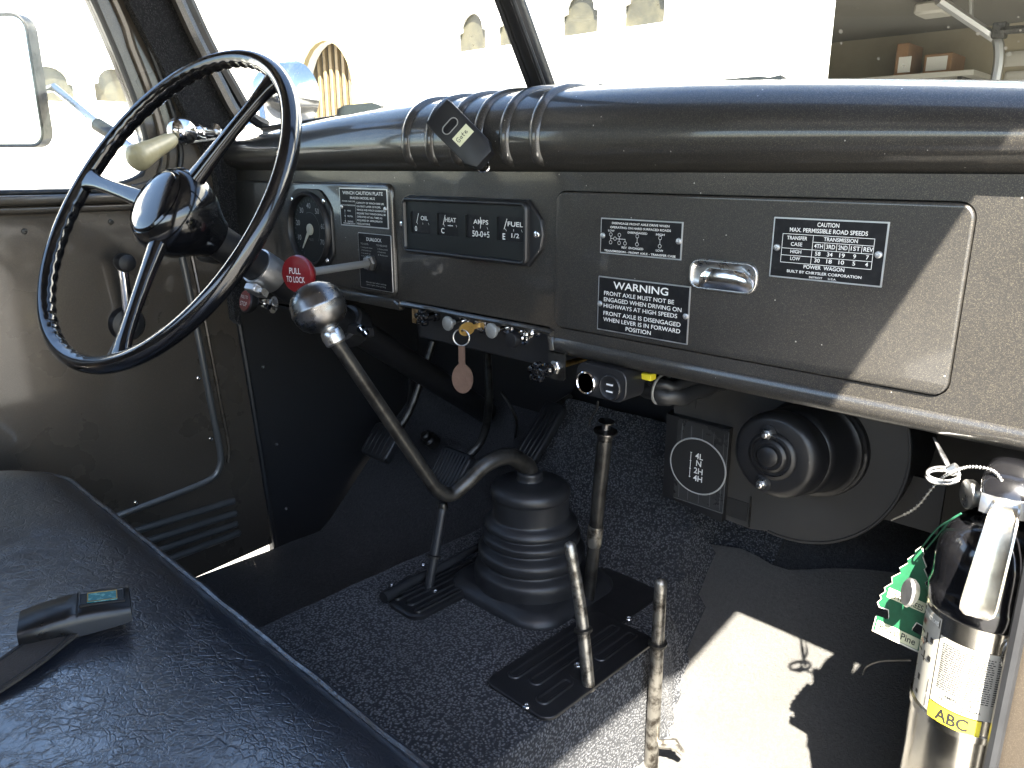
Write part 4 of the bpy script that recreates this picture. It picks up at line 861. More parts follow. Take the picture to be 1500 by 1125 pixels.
# gate remote clipped over the roll
gr = thing('gate_remote', 'black gate remote with handwritten Gate note clipped to the dash roll', 'remote control', tuple(P(680, 200, Y=.68)))
RN = Vector((.42, -.86, .28)).normalized(); RO = P(675, 197, Y=.675)
def PN(u, v):
    c_ = Vector((u - 750, 562.5 - v, F)); r_ = Vector((c_.dot(XV), c_.dot(YV), c_.dot(ZV))); o_ = Vector((0, 0, H)); return o_ + r_ * ((RO - o_).dot(RN) / r_.dot(RN))
c1, c2, c3, c4 = PN(657, 143), PN(626, 186), PN(692, 249), PN(724, 214)
uy = ((c1 + c2) / 2 - (c3 + c4) / 2); Lr = uy.length; uy.normalize(); ux = uy.cross(RN); rc0 = (c1 + c2 + c3 + c4) / 4
Mr = frame(rc0, ux, uy); wr = ((c1 - c2).length + (c3 - c4).length) / 4
bm = B(); body = [(-wr * .62, -Lr * .56), (wr * .62, -Lr * .56), (wr * .98, -Lr * .40), (wr, Lr * .40), (wr * .94, Lr * .49), (-wr * .94, Lr * .49), (-wr, Lr * .40), (-wr * .98, -Lr * .40)]
ringloft(bm, [[Mr @ Vector((x * k_, y * k_, z)) for x, y in body] for k_, z in ((.93, -.009), (1, -.006), (1, .005), (.985, .007), (.93, .008))]); gb = obj('case', bm, M['black'], gr, ang=30)
bm = B(); rstack(bm, Mr @ Matrix.Translation((-.001, Lr * .16, .008)), -wr * .58, -.0065, wr * .58, .0065, .0065, [(0, 0), (0, .0008), (.001, .0008), (.0012, .0)], False, False, 8); obj('button_ring', bm, M['silver'], gb)
bm = B(); rstack(bm, Mr @ Matrix.Translation((-.001, Lr * .16, .008)), -wr * .58 + .0015, -.005, wr * .58 - .0015, .005, .005, [(0, 0), (.0003, .0006)], True, True, 8); obj('button', bm, M['plate'], gb)
Mn = Mr @ Matrix.Translation((wr * .10, -Lr * .085, .0083)); bm = B(); rstack(bm, Mn, -.0125, -.0075, .0125, .0075, .0002, [(0, 0), (0, .0003)]); nt_ = obj('paper_note', bm, M['strip'], gr)
bm = B()
def sk(pts): stroke(bm, Mn, [(x * .001, y * .001) for x, y in pts], .0007, .0005)
sk([(-6, 2.6), (-7.5, 3.4), (-9.5, 2), (-9.8, -1), (-8.5, -3), (-6.5, -2.4), (-6.2, -.2), (-7.8, -.2)]); sk([(-2.2, .8), (-4, 1), (-4.6, -1), (-3.6, -2.2), (-2.4, -1), (-2.2, .8), (-2, -2)]); sk([(1, 3.5), (.6, -1.6), (1.6, -2)]); sk([(-.8, 1.2), (2.6, 1.5)]); sk([(4, -.4), (6.5, .2), (6, 1.6), (4.6, 1.2), (4.2, -1), (5.4, -2), (7.4, -1.2)])
obj('handwriting', bm, M['ink'], nt_, flat=True)
bm = B(); tube(bm, spl([Mr @ Vector((-wr * .3, -Lr * .30, -.010)), Mr @ Vector((-wr * .7, -Lr * .52, -.012)), Mr @ Vector((-wr * .2, -Lr * .60, -.012)), Mr @ Vector((wr * .2, -Lr * .4, -.010))], 5), .0016, 6); obj('clip', bm, M['chrome'], gr)

# ================================================================== steering wheel and column
sw = thing('steering_wheel', 'large glossy black three spoke steering wheel with ribbed finger grips', 'steering wheel', (-1.0376, .419, .7545))
C = Vector((-1.0376, .419, .7545)); ta, ya = R(34.07), R(7.81)
e1 = Vector((math.cos(ya), math.sin(ya), 0)); bb = Vector((-math.sin(ya), math.cos(ya), 0)); e2 = bb * math.sin(ta) + Vector((0, 0, math.cos(ta))); en = e1.cross(e2)
RM, rr = .2245, .0108
def onw(th, r, h=0): return C + r * (math.cos(th) * e1 + math.sin(th) * e2) + h * en
def ang_of(u, v):
    best = min(range(720), key=lambda k: (proj(onw(R(k / 2), RM))[0] - u) ** 2 + (proj(onw(R(k / 2), RM))[1] - v) ** 2); return R(best / 2)
spk = [ang_of(408, 112), ang_of(128, 262), ang_of(172, 532)]
N = 360; rings = []
for k in range(N):
    th = 2 * math.pi * k / N; c_ = onw(th, RM); er = math.cos(th) * e1 + math.sin(th) * e2
    dmin = min(abs((th - s + math.pi) % (2 * math.pi) - math.pi) for s in spk)
    w_ = max(0, min(1, (dmin - .16) / .06)); bumpv = .5 - .5 * math.cos(th * 66)
    rg = []
    for j in range(14):
        a = 2 * math.pi * j / 14; r_ = rr * (1.0 + (.10 if math.cos(a) > 0 else 0))
        inn = max(0, -math.cos(a - .5)) ; r_ -= .0019 * w_ * bumpv * inn ** 1.5
        rg.append(c_ + r_ * (math.cos(a) * er + math.sin(a) * en * 1.12))
    rings.append(rg)
rings.append(rings[0]); bm = B(); ringloft(bm, rings, False, False); bmesh.ops.remove_doubles(bm, verts=bm.verts, dist=1e-6); obj('rim', bm, M['gloss_black'], sw, ang=60)
for s in spk:
    d = math.cos(s) * e1 + math.sin(s) * e2; sd_ = en.cross(d); bm = B(); rings = []
    for t_, wd_, th_, hh_ in ((.035, .016, .012, -.014), (.07, .0125, .0095, -.010), (.11, .0105, .008, -.006), (.15, .0098, .0072, -.003), (.185, .0105, .0072, -.001), (.205, .0135, .0078, 0), (.217, .019, .0085, 0)):
        c_ = C + d * t_ + en * hh_
        rings.append([c_ + sd_ * wd_ * math.copysign(abs(math.cos(R(a))) ** .7, math.cos(R(a))) + en * th_ * math.copysign(abs(math.sin(R(a))) ** .7, math.sin(R(a))) for a in range(0, 360, 24)])
    ringloft(bm, rings); sp_ = obj('spoke', bm, M['gloss_black'], sw, ang=70)
Mh = frame(C, e1, e2)
bm = B(); lathe(bm, Mh, [(.030, -.085), (.034, -.075), (.044, -.060), (.054, -.045), (.0595, -.028), (.060, -.014), (.057, -.002), (.050, .006), (.0475, .008), (.0465, .006)], 48); hub = obj('hub', bm, M['gloss_black'], sw, ang=60)
bm = B(); lathe(bm, Mh, [(.0455, .005), (.0455, .0085), (.0425, .0105), (.0415, .0098), (.0405, .0102), (.03, .0128), (.015, .0142), (.001, .0146)], 48, True, True); obj('horn_button', bm, M['gloss_black'], hub, ang=25)
stc = thing('steering_column', 'dark painted steering column with silver clamp below the wheel', 'steering column', tuple(C - en * .3))
def onc(t): return C - en * t
bm = B(); tube(bm, [onc(.08), onc(.2), onc(.4), onc(.82)], [.024, .024, .024, .024], 24); obj('column_tube', bm, M['satin_black'], stc)
bm = B(); Mcl = frame(onc(.165), e1, -e2); lathe(bm, Mcl, [(.027, 0), (.0275, .002), (.0275, .034), (.027, .036), (.0245, .036)], 30, False, False); lathe(bm, Mcl, [(.0245, 0), (.027, 0)], 30, False, False); cc = obj('clamp_band', bm, M['alu'], stc, ang=60)
bm = B(); q = onc(.18) + e1 * .004 - e2 * .033; box(bm, frame(q, e1, -en), -.012, .012, -.014, .014, -.006, .006, .002, 1); obj('clamp_lug', bm, M['alu'], cc)
bm = B(); lathe(bm, axis(q + e1 * .0, e1), [(.0055, -.018), (.0055, .018)], 6); obj('clamp_bolt', bm, M['steel'], cc)
bm = B(); lathe(bm, axis(onc(.12) - e1 * .02 - e2 * .01, -e1, en), [(.012, 0), (.013, .01), (.012, .045), (.008, .052)], 18); obj('signal_switch', bm, M['dark_steel'], stc)
bm = B(); lathe(bm, frame(onc(.36), e1, -e2), [(.030, 0), (.034, .004), (.034, .03), (.030, .034)], 24); br_ = obj('column_bracket', bm, M['dark_paint'], stc)
for u, v in ((537, 486), (530, 480)):
    bm = B(); q = P(u, v, Y=.70); hexnut(bm, axis(q, (.3, -1, -.3)), .006, 0, .008); obj('bolt', bm, M['chrome'], br_)
bm = B(); q0 = P(500, 475, Y=.71); box(bm, frame(P(515, 478, Y=.71), (1, 0, 0), (0, 0, 1)), -.06, .05, -.012, .004, -.01, .004, .002, 1); obj('column_strap', bm, M['dark_paint'], stc)

# ================================================================== gear lever
gl = thing('gear_lever', 'long bent gear lever with polished pewter ball knob and black rubber boot', 'gear lever', (-.715, .785, .18))
BC = Vector((-.712, .782, .181))
bm = B(); rstack(bm, Matrix.Translation(BC), -.105, -.10, .105, .10, .05, [(0, 0), (0, .006), (.006, .013), (.014, .018), (.02, .02)], True, True, 8); fl = obj('boot_flange', bm, M['rubber'], gl, ang=50)
prb = [(.088, .018), (.0875, .036), (.084, .044), (.074, .050), (.073, .054), (.079, .058), (.081, .066), (.079, .074), (.067, .081), (.066, .085), (.0725, .088), (.0735, .094), (.072, .099), (.063, .104), (.063, .107), (.0685, .110), (.069, .116), (.064, .122), (.058, .126), (.0565, .132), (.057, .158), (.0585, .162), (.0585, .168), (.055, .175), (.045, .181), (.024, .184), (.019, .186), (.018, .196), (.014, .198)]
sp3 = spl([Vector((r_, 0, z_)) for r_, z_ in prb], 3)
bm = B()
top = P(776, 702, X=-.70); lean = Vector((top.x - BC.x, top.y - BC.y, 0))
rings = []
for p in sp3:
    f_ = max(0, p.z / .198) ** 1.3
    rings.append([BC + lean * f_ + Vector((p.x * math.cos(R(a)) * 1.0, p.x * math.sin(R(a)), p.z)) for a in range(0, 360, 9)])
ringloft(bm, rings); obj('boot', bm, M['rubber'], gl, ang=70)
for u, v in ((733, 851),): screw(frame(P(u, v, Z=.203), (1, 0, 0), (0, .9, .3)), .005, M['chrome'], fl)
kn = Vector(P(467, 452, Y=.454)); bend = P(652, 722, X=-.72)
path = [top + Vector((.0, .002, -.03)), top + Vector((0, 0, .012)), P(766, 678, X=-.70), P(744, 668, X=-.70), P(712, 680, X=-.705), P(682, 708, X=-.712), P(660, 724, X=-.717), P(640, 716, X=-.719), P(622, 692, X=-.720)]
sh_ = P(490, 497, Y=.462); path = spl(path, 6); path += [path[-1].lerp(sh_, k / 8) for k in range(1, 9)]
nP = len(path); bm = B(); tube(bm, path, [.0125 - .0045 * min(1, max(0, (i / nP - .25) / .75)) for i in range(nP)], 16); obj('shaft', bm, M['dark_steel'], gl, ang=60)
kd_ = (kn - sh_).normalized(); Mk = axis(kn, kd_)
bm = B(); lathe(bm, axis(sh_, kd_), [(.0095, -.006), (.0115, -.004), (.0125, .004), (.0115, .010), (.010, .012), (.0125, .014), (.0135, .020)], 24); obj('collar', bm, M['steel'], gl, ang=30)
bm = B(); lathe(bm, Mk, [(.011, -.024), (.020, -.021), (.0265, -.015), (.0298, -.006), (.0302, -.001), (.0308, .0), (.0308, .003), (.030, .0045), (.0285, .013), (.0235, .021), (.016, .0262), (.008, .0285), (.001, .029)], 40); kb_ = obj('knob', bm, M['pewter'], gl, ang=60)
bm = B()
def kdome(p):
    r_ = min(.999, math.hypot(p.x, p.y) / .0308); return Mk @ Vector((p.x, p.y, .0297 * math.sqrt(1 - r_ * r_ * .97) + .0001))
for pts in ([(-.006, -.005), (-.006, .005)], [(0, -.005), (0, .005)], [(.006, 0), (.006, .005)], [(-.006, 0), (.006, 0)]):
    for (ax, ay), (bx, by) in zip(pts, pts[1:]):
        wv = .0005; d = Vector((bx - ax, by - ay)).normalized(); n_ = Vector((-d.y, d.x)) * wv
        bm.faces.new([bm.verts.new(kdome(Vector((x, y, 0)))) for x, y in ((ax - n_.x, ay - n_.y), (bx - n_.x, by - n_.y), (bx + n_.x, by + n_.y), (ax + n_.x, ay + n_.y))])
obj('shift_pattern', bm, M['ink'], kb_, flat=True)

# ================================================================== tunnel plates and levers
TZ = .1845
pp = thing('lever_plate', 'black steel slotted plate screwed to the carpeted tunnel beside gear boot', 'plate', (-.55, .68, TZ))
qa = P(720, 1003, Z=TZ); qb = P(800, 1064, Z=TZ); qc = P(956, 943, Z=TZ); qd = P(868, 887, Z=TZ)
px0, px1 = (qa.x + qd.x) / 2, (qb.x + qc.x) / 2; py0, py1 = (qa.y + qb.y) / 2, (qc.y + qd.y) / 2
bm = B(); rstack(bm, Matrix.Translation((0, 0, TZ)), px0, py0, px1, py1, .016, [(0, -.001), (0, .002), (.001, .003), (.006, .0034)]); obj('plate', bm, M['satin_black'], pp)
for fx0, fx1, fy0, fy1 in ((.10, .28, .12, .80), (.36, .54, .16, .95), (.64, .82, .07, .34), (.62, .80, .58, .96)):
    bm = B(); rstack(bm, Matrix.Translation((0, 0, TZ + .0034)), px0 + (px1 - px0) * fx0, py0 + (py1 - py0) * fy0, px0 + (px1 - px0) * fx1, py0 + (py1 - py0) * fy1, .009, [(0, 0), (.001, .0014), (.0025, .0018), (.0045, .0012), (.0055, .0004)]); obj('pressed_slot', bm, M['satin_black'], pp)
bm = B(); rstack(bm, Matrix.Translation((0, 0, TZ + .0036)), px0 + (px1 - px0) * .64, py0 + (py1 - py0) * .36, px0 + (px1 - px0) * .84, py0 + (py1 - py0) * .56, .008, [(0, 0), (0, .0004)]); obj('lever_slot', bm, M['ink'], pp)
for u, v in ((771, 1035), (921, 907), (846, 975)): screw(Matrix.Translation(P(u, v, Z=TZ + .0036)), .0052, M['chrome'], pp)
def rod(name, label, pts, radii, m, ringat=None, top=None, group=None):
    t_ = thing(name, label, 'lever', tuple(pts[0]), group); bm = B(); ps = spl(pts, 5); n_ = len(ps)
    rad = [radii[0] + (radii[1] - radii[0]) * i / (n_ - 1) for i in range(n_)]
    d = (ps[-1] - ps[-2]).normalized(); ps += [ps[-1] + d * radii[1] * .5, ps[-1] + d * radii[1] * .9]; rad += [radii[1] * .8, radii[1] * .15]
    tube(bm, ps, rad, 16); sh2 = obj('shaft', bm, m, t_, ang=60)
    if ringat is not None:
        k_ = int(ringat * (n_ - 1)); dd = (ps[k_ + 1] - ps[k_]).normalized(); bm = B(); lathe(bm, axis(ps[k_], dd), [(rad[k_] * .9, -.0025), (rad[k_] * 1.45, -.002), (rad[k_] * 1.5, .0015), (rad[k_] * .9, .003)], 16); obj('collar', bm, M['dark_steel'], t_)
    return t_
b2 = P(862, 1003, Z=TZ + .002); t2_ = P(835, 800, Y=.655)
rod('transfer_lever', 'short worn steel lever standing in the slotted tunnel plate', [b2 + Vector((0, 0, -.003)), b2, b2.lerp(t2_, .5) + Vector((0, .004, 0)), t2_], (.0085, .0072), M['worn'], .60)
b3 = P(953, 1135, Z=.0); t3_ = P(968, 854, X=b3.x + .003)
lv3 = rod('axle_lever', 'straight worn steel lever right of the tunnel at the sunlit mat', [b3 + Vector((0, 0, -.02)), b3.lerp(t3_, .5), t3_], (.0098, .0078), M['worn'], .70)
bm = B(); q = P(965, 1090, Y=b3.y); tube(bm, [q, q + Vector((.018, .01, .004)), q + Vector((.03, .012, -.004))], [.006, .007, .004], 8); hexnut(bm, axis(q + Vector((.018, .01, .003)), (.6, -.8, .2)), .007, -.006, .006); obj('linkage_pin', bm, M['worn'], lv3)
bp_ = P(862, 880, Z=TZ); tp_ = P(886, 640, Y=.79)
hb = rod('hand_brake_lever', 'tall dark steel hand brake lever with release button on top', [bp_ + Vector((0, 0, -.03)), bp_, bp_.lerp(tp_, .3), bp_.lerp(tp_, .62), tp_], (.0085, .0105), M['dark_steel'])
dd = (tp_ - bp_).normalized(); bm = B(); lathe(bm, axis(tp_, dd), [(.0105, -.004), (.0115, .004), (.0165, .0075), (.0165, .0095), (.009, .011), (.0055, .012), (.0055, .020), (.0105, .0215), (.0110, .0235), (.006, .025), (.001, .0255)], 24); obj('release_button', bm, M['pewter'], hb, ang=40)
bm = B(); jp = bp_.lerp(tp_, .47); lathe(bm, axis(jp, dd), [(.0098, -.03), (.0112, -.026), (.0115, .0), (.0105, .004)], 16); obj('sleeve', bm, M['worn'], hb)
bm = B(); rstack(bm, Matrix.Translation((bp_.x, bp_.y, TZ - .001)), -.045, -.05, .07, .10, .02, [(0, 0), (0, .002), (.003, .003)]); obj('base_plate', bm, M['satin_black'], hb)
# left slotted plate and its lever
lp = thing('winch_lever_plate', 'small black slotted plate on the left edge of the tunnel', 'plate', (-.85, .7, TZ))
la, lb_ = P(560, 884, Z=TZ), P(600, 903, Z=TZ); lx0, lx1 = la.x - .002, lb_.x + .018
bm = B(); rstack(bm, Matrix.Translation((0, 0, TZ)), lx0, .590, lx1, .80, .02, [(0, -.002), (0, .003), (.002, .0045), (.007, .005)]); obj('plate', bm, M['satin_black'], lp)
for f0, f1, y0_, y1_ in ((.10, .26, .60, .76), (.38, .62, .605, .79), (.74, .90, .60, .77)):
    bm = B(); rstack(bm, Matrix.Translation((0, 0, TZ + .005)), lx0 + (lx1 - lx0) * f0, y0_, lx0 + (lx1 - lx0) * f1, y1_, .007, [(0, 0), (.0008, .0026), (.0025, .003), (.004, .001)]); obj('pressed_slot', bm, M['satin_black'], lp)
for u, v in ((574, 858), (620, 828), (638, 867)): screw(Matrix.Translation(P(u, v, Z=TZ + .006)), .0042, M['chrome'], lp)
bl_ = P(628, 862, Z=TZ + .004); tl_ = P(649, 742, X=bl_.x - .005)
wl = rod('winch_lever', 'thin dark lever rising to the bend of the gear lever', [bl_ + Vector((0, 0, -.02)), bl_, bl_.lerp(tl_, .5), tl_], (.007, .0075), M['rubber'], .60)
bm = B(); lathe(bm, axis(tl_, (0, 0, 1)), [(.0075, -.004), (.0082, 0), (.0065, .006), (.002, .008)], 14); obj('tip', bm, M['dark_steel'], wl)
bm = B(); a = P(562, 876, Z=TZ + .012); tube(bm, [a, a + Vector((-.004, .05, .002)), a + Vector((-.002, .12, .004)), a + Vector((.0, .2, .012))], [.009, .008, .007, .006], 10); obj('linkage_rod', bm, M['rubber'], wl)

# ================================================================== pedals
def pedal(name, label, c, w_, h_, tilt, m, ribs, arm):
    t_ = thing(name, label, 'pedal', tuple(c)); Mp_ = frame(c, (1, 0, 0), (0, math.sin(tilt), math.cos(tilt)))
    bm = B(); rstack(bm, Mp_, -w_ / 2, -h_ / 2, w_ / 2, h_ / 2, .012, [(0, -.010), (0, .004), (.002, .007), (.004, .008)]); pd = obj('pad', bm, m, t_)
    for k in range(ribs):
        x = -w_ / 2 + .008 + (w_ - .016) * k / max(1, ribs - 1); bm = B(); box(bm, Mp_, x - .0016, x + .0016, -h_ / 2 + .008, h_ / 2 - .008, .0075, .0100, .0005, 1); obj('tread', bm, m, pd)
    if arm: bm = B(); tube(bm, spl([Vector(p) for p in arm], 5), .008, 10); obj('arm', bm, M['dark_steel'], t_)
    return t_
c1 = P(560, 648, Y=.90); c2 = P(660, 688, Y=.86)
pedal('clutch_pedal', 'dark rubber clutch pedal left of the steering column', c1, .085, .075, R(40), M['rubber'], 6, [c1 + Vector((0, .012, 0)), c1 + Vector((.02, .06, .06)), c1 + Vector((.03, .12, .20))])
pedal('brake_pedal', 'ribbed rubber brake pedal behind the gear lever bend', c2, .080, .075, R(40), M['rubber'], 9, [c2 + Vector((0, .012, 0)), P(705, 645, Y=.92), P(716, 590, Y=.98), P(714, 520, Y=1.02)])
aa = P(806, 590, Y=1.06); ab = P(770, 690, Y=.955)
ac = thing('accelerator_pedal', 'long narrow ribbed accelerator treadle behind the gear boot', 'pedal', tuple(ab))
uy_ = (aa - ab); la_ = uy_.length; Ma = frame((aa + ab) / 2, (1, 0, 0), uy_)
bm = B(); rstack(bm, Ma, -.026, -la_ / 2, .026, la_ / 2, .014, [(0, -.008), (0, .002), (.002, .005), (.004, .006)]); apd = obj('treadle', bm, M['rubber'], ac)
for k in range(4):
    x = -.016 + .032 * k / 3; bm = B(); box(bm, Ma, x - .002, x + .002, -la_ / 2 + .012, la_ / 2 - .02, .0055, .0085, .0008, 1); obj('tread', bm, M['rubber'], apd)
bm = B(); tube(bm, [aa + Vector((0, .01, -.01)), aa + Vector((0, .06, .0))], .006, 8); obj('pivot', bm, M['dark_steel'], ac)
ds = thing('dimmer_foot_switch', 'small round metal dimmer button on the toe board', 'foot switch', tuple(P(628, 645, Y=.99)))
q = P(628, 642, Y=1.0); bm = B(); lathe(bm, axis(q, (0, -.7, .7)), [(.017, -.02), (.017, .0), (.011, .004), (.011, .016), (.008, .019)], 20); obj('button', bm, M['dark_steel'], ds)
sc2 = thing('speedometer_cable', 'thin black cable hanging under the dash behind the key fob', 'cable', tuple(P(600, 540, Y=.95)))
bm = B(); tube(bm, spl([P(603, 520, Y=.95), P(600, 580, Y=.97), P(596, 612, Y=1.0), P(585, 640, Y=1.04)], 5), .004, 8); obj('cable', bm, M['rubber'], sc2)
bm = B(); tube(bm, spl([P(735, 575, Y=1.0), P(750, 600, Y=1.0), P(757, 620, Y=1.02), P(755, 640, Y=1.06)], 5), .003, 8); obj('cable', bm, M['dark_steel'], sc2)

# ================================================================== heater
he = thing('heater', 'black underdash heater box with round blower motor and gear decal', 'heater', (-.40, .95, .45))
HY = .93; Mhx = face(0, 0, HY)
hcx, hcz, hr = P(1175, 668, Y=HY).x, P(1175, 668, Y=HY).z, .0
hR = P(1331, 690, Y=HY).x; hB = P(1180, 798, Y=HY).z; hr = .143; hcx = hR - hr; hcz = hB + hr
hl = P(985, 640, Y=HY).x
lowz = P(1070, 757, Y=HY).z
ol = [(hcx + hr * math.cos(R(a)), hcz + hr * math.sin(R(a))) for a in range(-98, 181, 6)] + [(hcx - hr, hcz + .09), (hl, hcz + .10), (hl, P(988, 728, Y=HY).z), (P(1000, 733, Y=HY).x, P(1003, 738, Y=HY).z), (P(1100, 775, Y=HY).x, P(1100, 775, Y=HY).z)]
bm = B(); prism(bm, Mhx, ol, -.10, 0); hcase = obj('case', bm, M['heater'], he, ang=30)
bm = B(); tube(bm, [Mhx @ Vector((x, y, .0)) for x, y in ol[:26]] , .0022, 6, True); obj('flange_edge', bm, M['heater'], hcase)
# stepped side box with the decal
bm = B(); sx_a, sx_b = P(975, 640, Y=HY - .012).x, P(1066, 650, Y=HY - .012).x; sz_a = P(1000, 735, Y=HY - .012).z; sz_b = P(1000, 612, Y=HY - .012).z
ringloft(bm, [[Vector(p) for p in ((sx_a - .022, HY + .09, sz_a + .02), (sx_a, HY - .012, sz_a), (sx_b, HY - .012, sz_a - .012), (sx_b, HY + .09, sz_a - .012))], [Vector(p) for p in ((sx_a - .022, HY + .09, sz_b), (sx_a, HY - .012, sz_b), (sx_b, HY - .012, sz_b), (sx_b, HY + .09, sz_b))]]); sb = obj('door_box', bm, M['satin_black'], he, flat=True)
dc = P(1022, 683, Y=HY - .0125); Mdc = face(dc.x, dc.z, HY - .0125)
rx = (P(1062, 690, Y=HY).x - P(982, 680, Y=HY).x) / 2; rz = (P(1022, 645, Y=HY).z - P(1022, 724, Y=HY).z) / 2
bm = B(); rstack(bm, Mdc, -rx * .82, -rz * 1.45, rx * 1.02, rz * 1.55, .001, [(0, .0002), (0, .0006)]); tp = obj('clear_tape', bm, M['clearfilm'], sb)
bm = B()
for x in (-.62, -.28, .12, .52, .88): stroke(bm, Mdc, [(x * rx, -rz * 1.35), ((x - .02) * rx, rz * 1.4)], .0005, .0008)
stroke(bm, Mdc, [(-rx * .8, -rz * 1.43), (rx, -rz * 1.43), (rx, rz * 1.52)], .0006, .0008); obj('tape_crease', bm, M['faint'], tp, flat=True)
bm = B(); lathe(bm, Mdc, [(1, .0009), (1, .0013)], 48, True, True, rx, rz); dk = obj('shift_decal', bm, M['ink'], sb)
bm = B(); lathe(bm, Mdc, [(1.03, .0009), (1.0, .0017), (.97, .0012)], 48, False, False, rx, rz); obj('decal_edge', bm, M['grey_print'], dk)
bm = B()
for s, y in (('4L', .34), ('N', .08), ('2H', -.20), ('4H', -.48)): text(bm, Mdc, s, rx * .05, (y - .06) * rz, rz * .30, None, 'C', .012, .0016)
stroke(bm, Mdc, [(-rx * .25, rz * .46), (-rx * .25, -rz * .46)], .0009, .0016)
for y in (.46, .15, -.14, -.44): stroke(bm, Mdc, [(-rx * .27, y * rz), (-rx * .23, y * rz)], .0009, .0016)
obj('lettering', bm, M['white'], dk, flat=True)
a = P(1064, 727, Y=HY); b = P(1094, 764, Y=HY); bm = B(); box(bm, I4, a.x, b.x, HY - .001, HY + .02, b.z, a.z); obj('outlet', bm, M['ink'], he, flat=True)
bm = B(); tube(bm, [P(1100, 728, Y=HY - .002), P(1097, 772, Y=HY - .002)], .0014, 6); obj('seam', bm, M['dark_steel'], he)
# blower motor
mc0 = P(1192, 652, Y=HY); Mm = face(mc0.x + .004, mc0.z, HY)
fc = P(1131, 668, Y=HY - .105); sk_ = (fc - Vector((mc0.x + .004, HY, mc0.z)))
def mring(prof_, n=44):
    return [[Vector((mc0.x + .004 + sk_.x * h_ / .105 + r_ * math.cos(2 * math.pi * k / n), HY - h_, mc0.z + sk_.z * h_ / .105 + r_ * math.sin(2 * math.pi * k / n))) for k in range(n)] for r_, h_ in prof_]
bm = B(); ringloft(bm, mring([(.066, 0), (.066, .004), (.0645, .006), (.061, .006), (.061, .013), (.0635, .014), (.0635, .018), (.060, .020), (.0565, .024), (.0555, .060), (.053, .066), (.050, .068), (.050, .076), (.0535, .078), (.0535, .092), (.051, .099), (.046, .1035), (.043, .1045), (.030, .1045), (.029, .1065), (.025, .108), (.024, .1055), (.0205, .1055), (.020, .110), (.0165, .112), (.016, .110), (.0125, .110), (.012, .115), (.008, .117), (.001, .1172)])); mo = obj('blower_motor', bm, M['gloss_black'] if False else M['satin_black'], he, ang=50)
for u, v in ((1125, 635), (1117, 708)):
    q = P(u, v, Y=HY - .106); bm = B(); lathe(bm, face(q.x, q.z, q.y), [(.0105, -.004), (.0105, .0005), (.0085, .001)], 20); obj('washer', bm, M['satin_black'], mo)
    bm = B(); hexnut(bm, face(q.x, q.z, q.y), .0065, .0, .0055); lathe(bm, face(q.x, q.z, q.y), [(.0038, .005), (.0038, .010), (.0025, .011)], 12); obj('nut', bm, M['steel'], mo)
bm = B(); a = P(1290, 740, Y=HY + .02); box(bm, I4, a.x - .02, a.x + .065, HY + .03, HY + .035, P(1310, 765, Y=HY + .03).z, P(1310, 690, Y=HY + .03).z); obj('mount_bracket', bm, M['heater'], he, flat=True)

# ================================================================== floor mat
fm = B(); 
def matx0(y): return -.494 - max(0, y - .79) * .33 + .018
yl = [.45 + .03 * i for i in range(20)]; xl = 18
def mz(x, y): return hump(x, y) + .016 + .003 * math.sin(x * 19 + 1) * math.sin(y * 17) + (.012 * max(0, (y - .98) / .06) if y > .98 else 0) * .6
def mend(s): return 1.042 + .062 * s - .012 * math.exp(-((s - .25) / .10) ** 2) + .003 * math.sin(s * 14)
vs = []
for j in range(24):
    row = []
    for i in range(xl + 1):
        s = i / xl; y = .40 + (mend(s) - .40) * j / 23; x0_ = matx0(y); row.append(fm.verts.new((x0_ + (-.075 - x0_) * s, y, mz(x0_ + (-.075 - x0_) * s, y))))
    vs.append(row)
for j in range(23):
    for i in range(xl): fm.faces.new((vs[j][i], vs[j][i + 1], vs[j + 1][i + 1], vs[j + 1][i]))
bmesh.ops.solidify(fm, geom=fm.faces[:], thickness=.006)
fmo = obj('floor_mat', fm, M['felt'], None, ang=50); tag(fmo, 'charcoal felt floor mat with a patch of sun on passenger side', 'floor mat')

# ================================================================== bench seat
se = thing('bench_seat', 'black creased leather bench seat cushion with piped front edge', 'seat', (-.73, .05, .05))
def resample(pts, n):
    pts = [Vector((*p, 0)) for p in pts]; pts.append(pts[0]); L_ = [0]
    for a, b in zip(pts, pts[1:]): L_.append(L_[-1] + (b - a).length)
    out = []; k = 0
    for i in range(n):
        t_ = L_[-1] * i / n
        while L_[k + 1] < t_: k += 1
        f_ = (t_ - L_[k]) / max(1e-9, L_[k + 1] - L_[k]); p = pts[k].lerp(pts[k + 1], f_); out.append((p.x, p.y))
    return out
def seatring(ins, n=180):
    pts = rrect(-1.405 + ins, -.30 + ins, -.085 - ins, .327 - ins, max(.13 - ins * .6, .03), 10); r_ = resample(pts, n); return r_
sz0 = .322; steps = [(0, 0), (.006, .006), (.015, .013), (.03, .0215), (.05, .029), (.075, .035), (.105, .040), (.14, .0435), (.18, .046), (.22, .047), (.26, .0475), (.29, .048)]
rings = [[Vector((x, y, .08)) for x, y in seatring(.012)], [Vector((x, y, .25)) for x, y in seatring(.0)], [Vector((x, y, sz0 - .006)) for x, y in seatring(.001)]]
def sag(x, y): return .0035 * math.sin(x * 7.1 + .4) * math.sin(y * 9 + 1.3) + .0022 * math.sin(x * 17 + y * 11) * math.sin(y * 15 - x * 6)
rings += [[Vector((x, y, sz0 + dz + sag(x, y) * min(1, ins / .06))) for x, y in seatring(ins)] for ins, dz in steps]
bm = B(); ringloft(bm, rings); cu = obj('cushion', bm, M['leather'], se, ang=70)
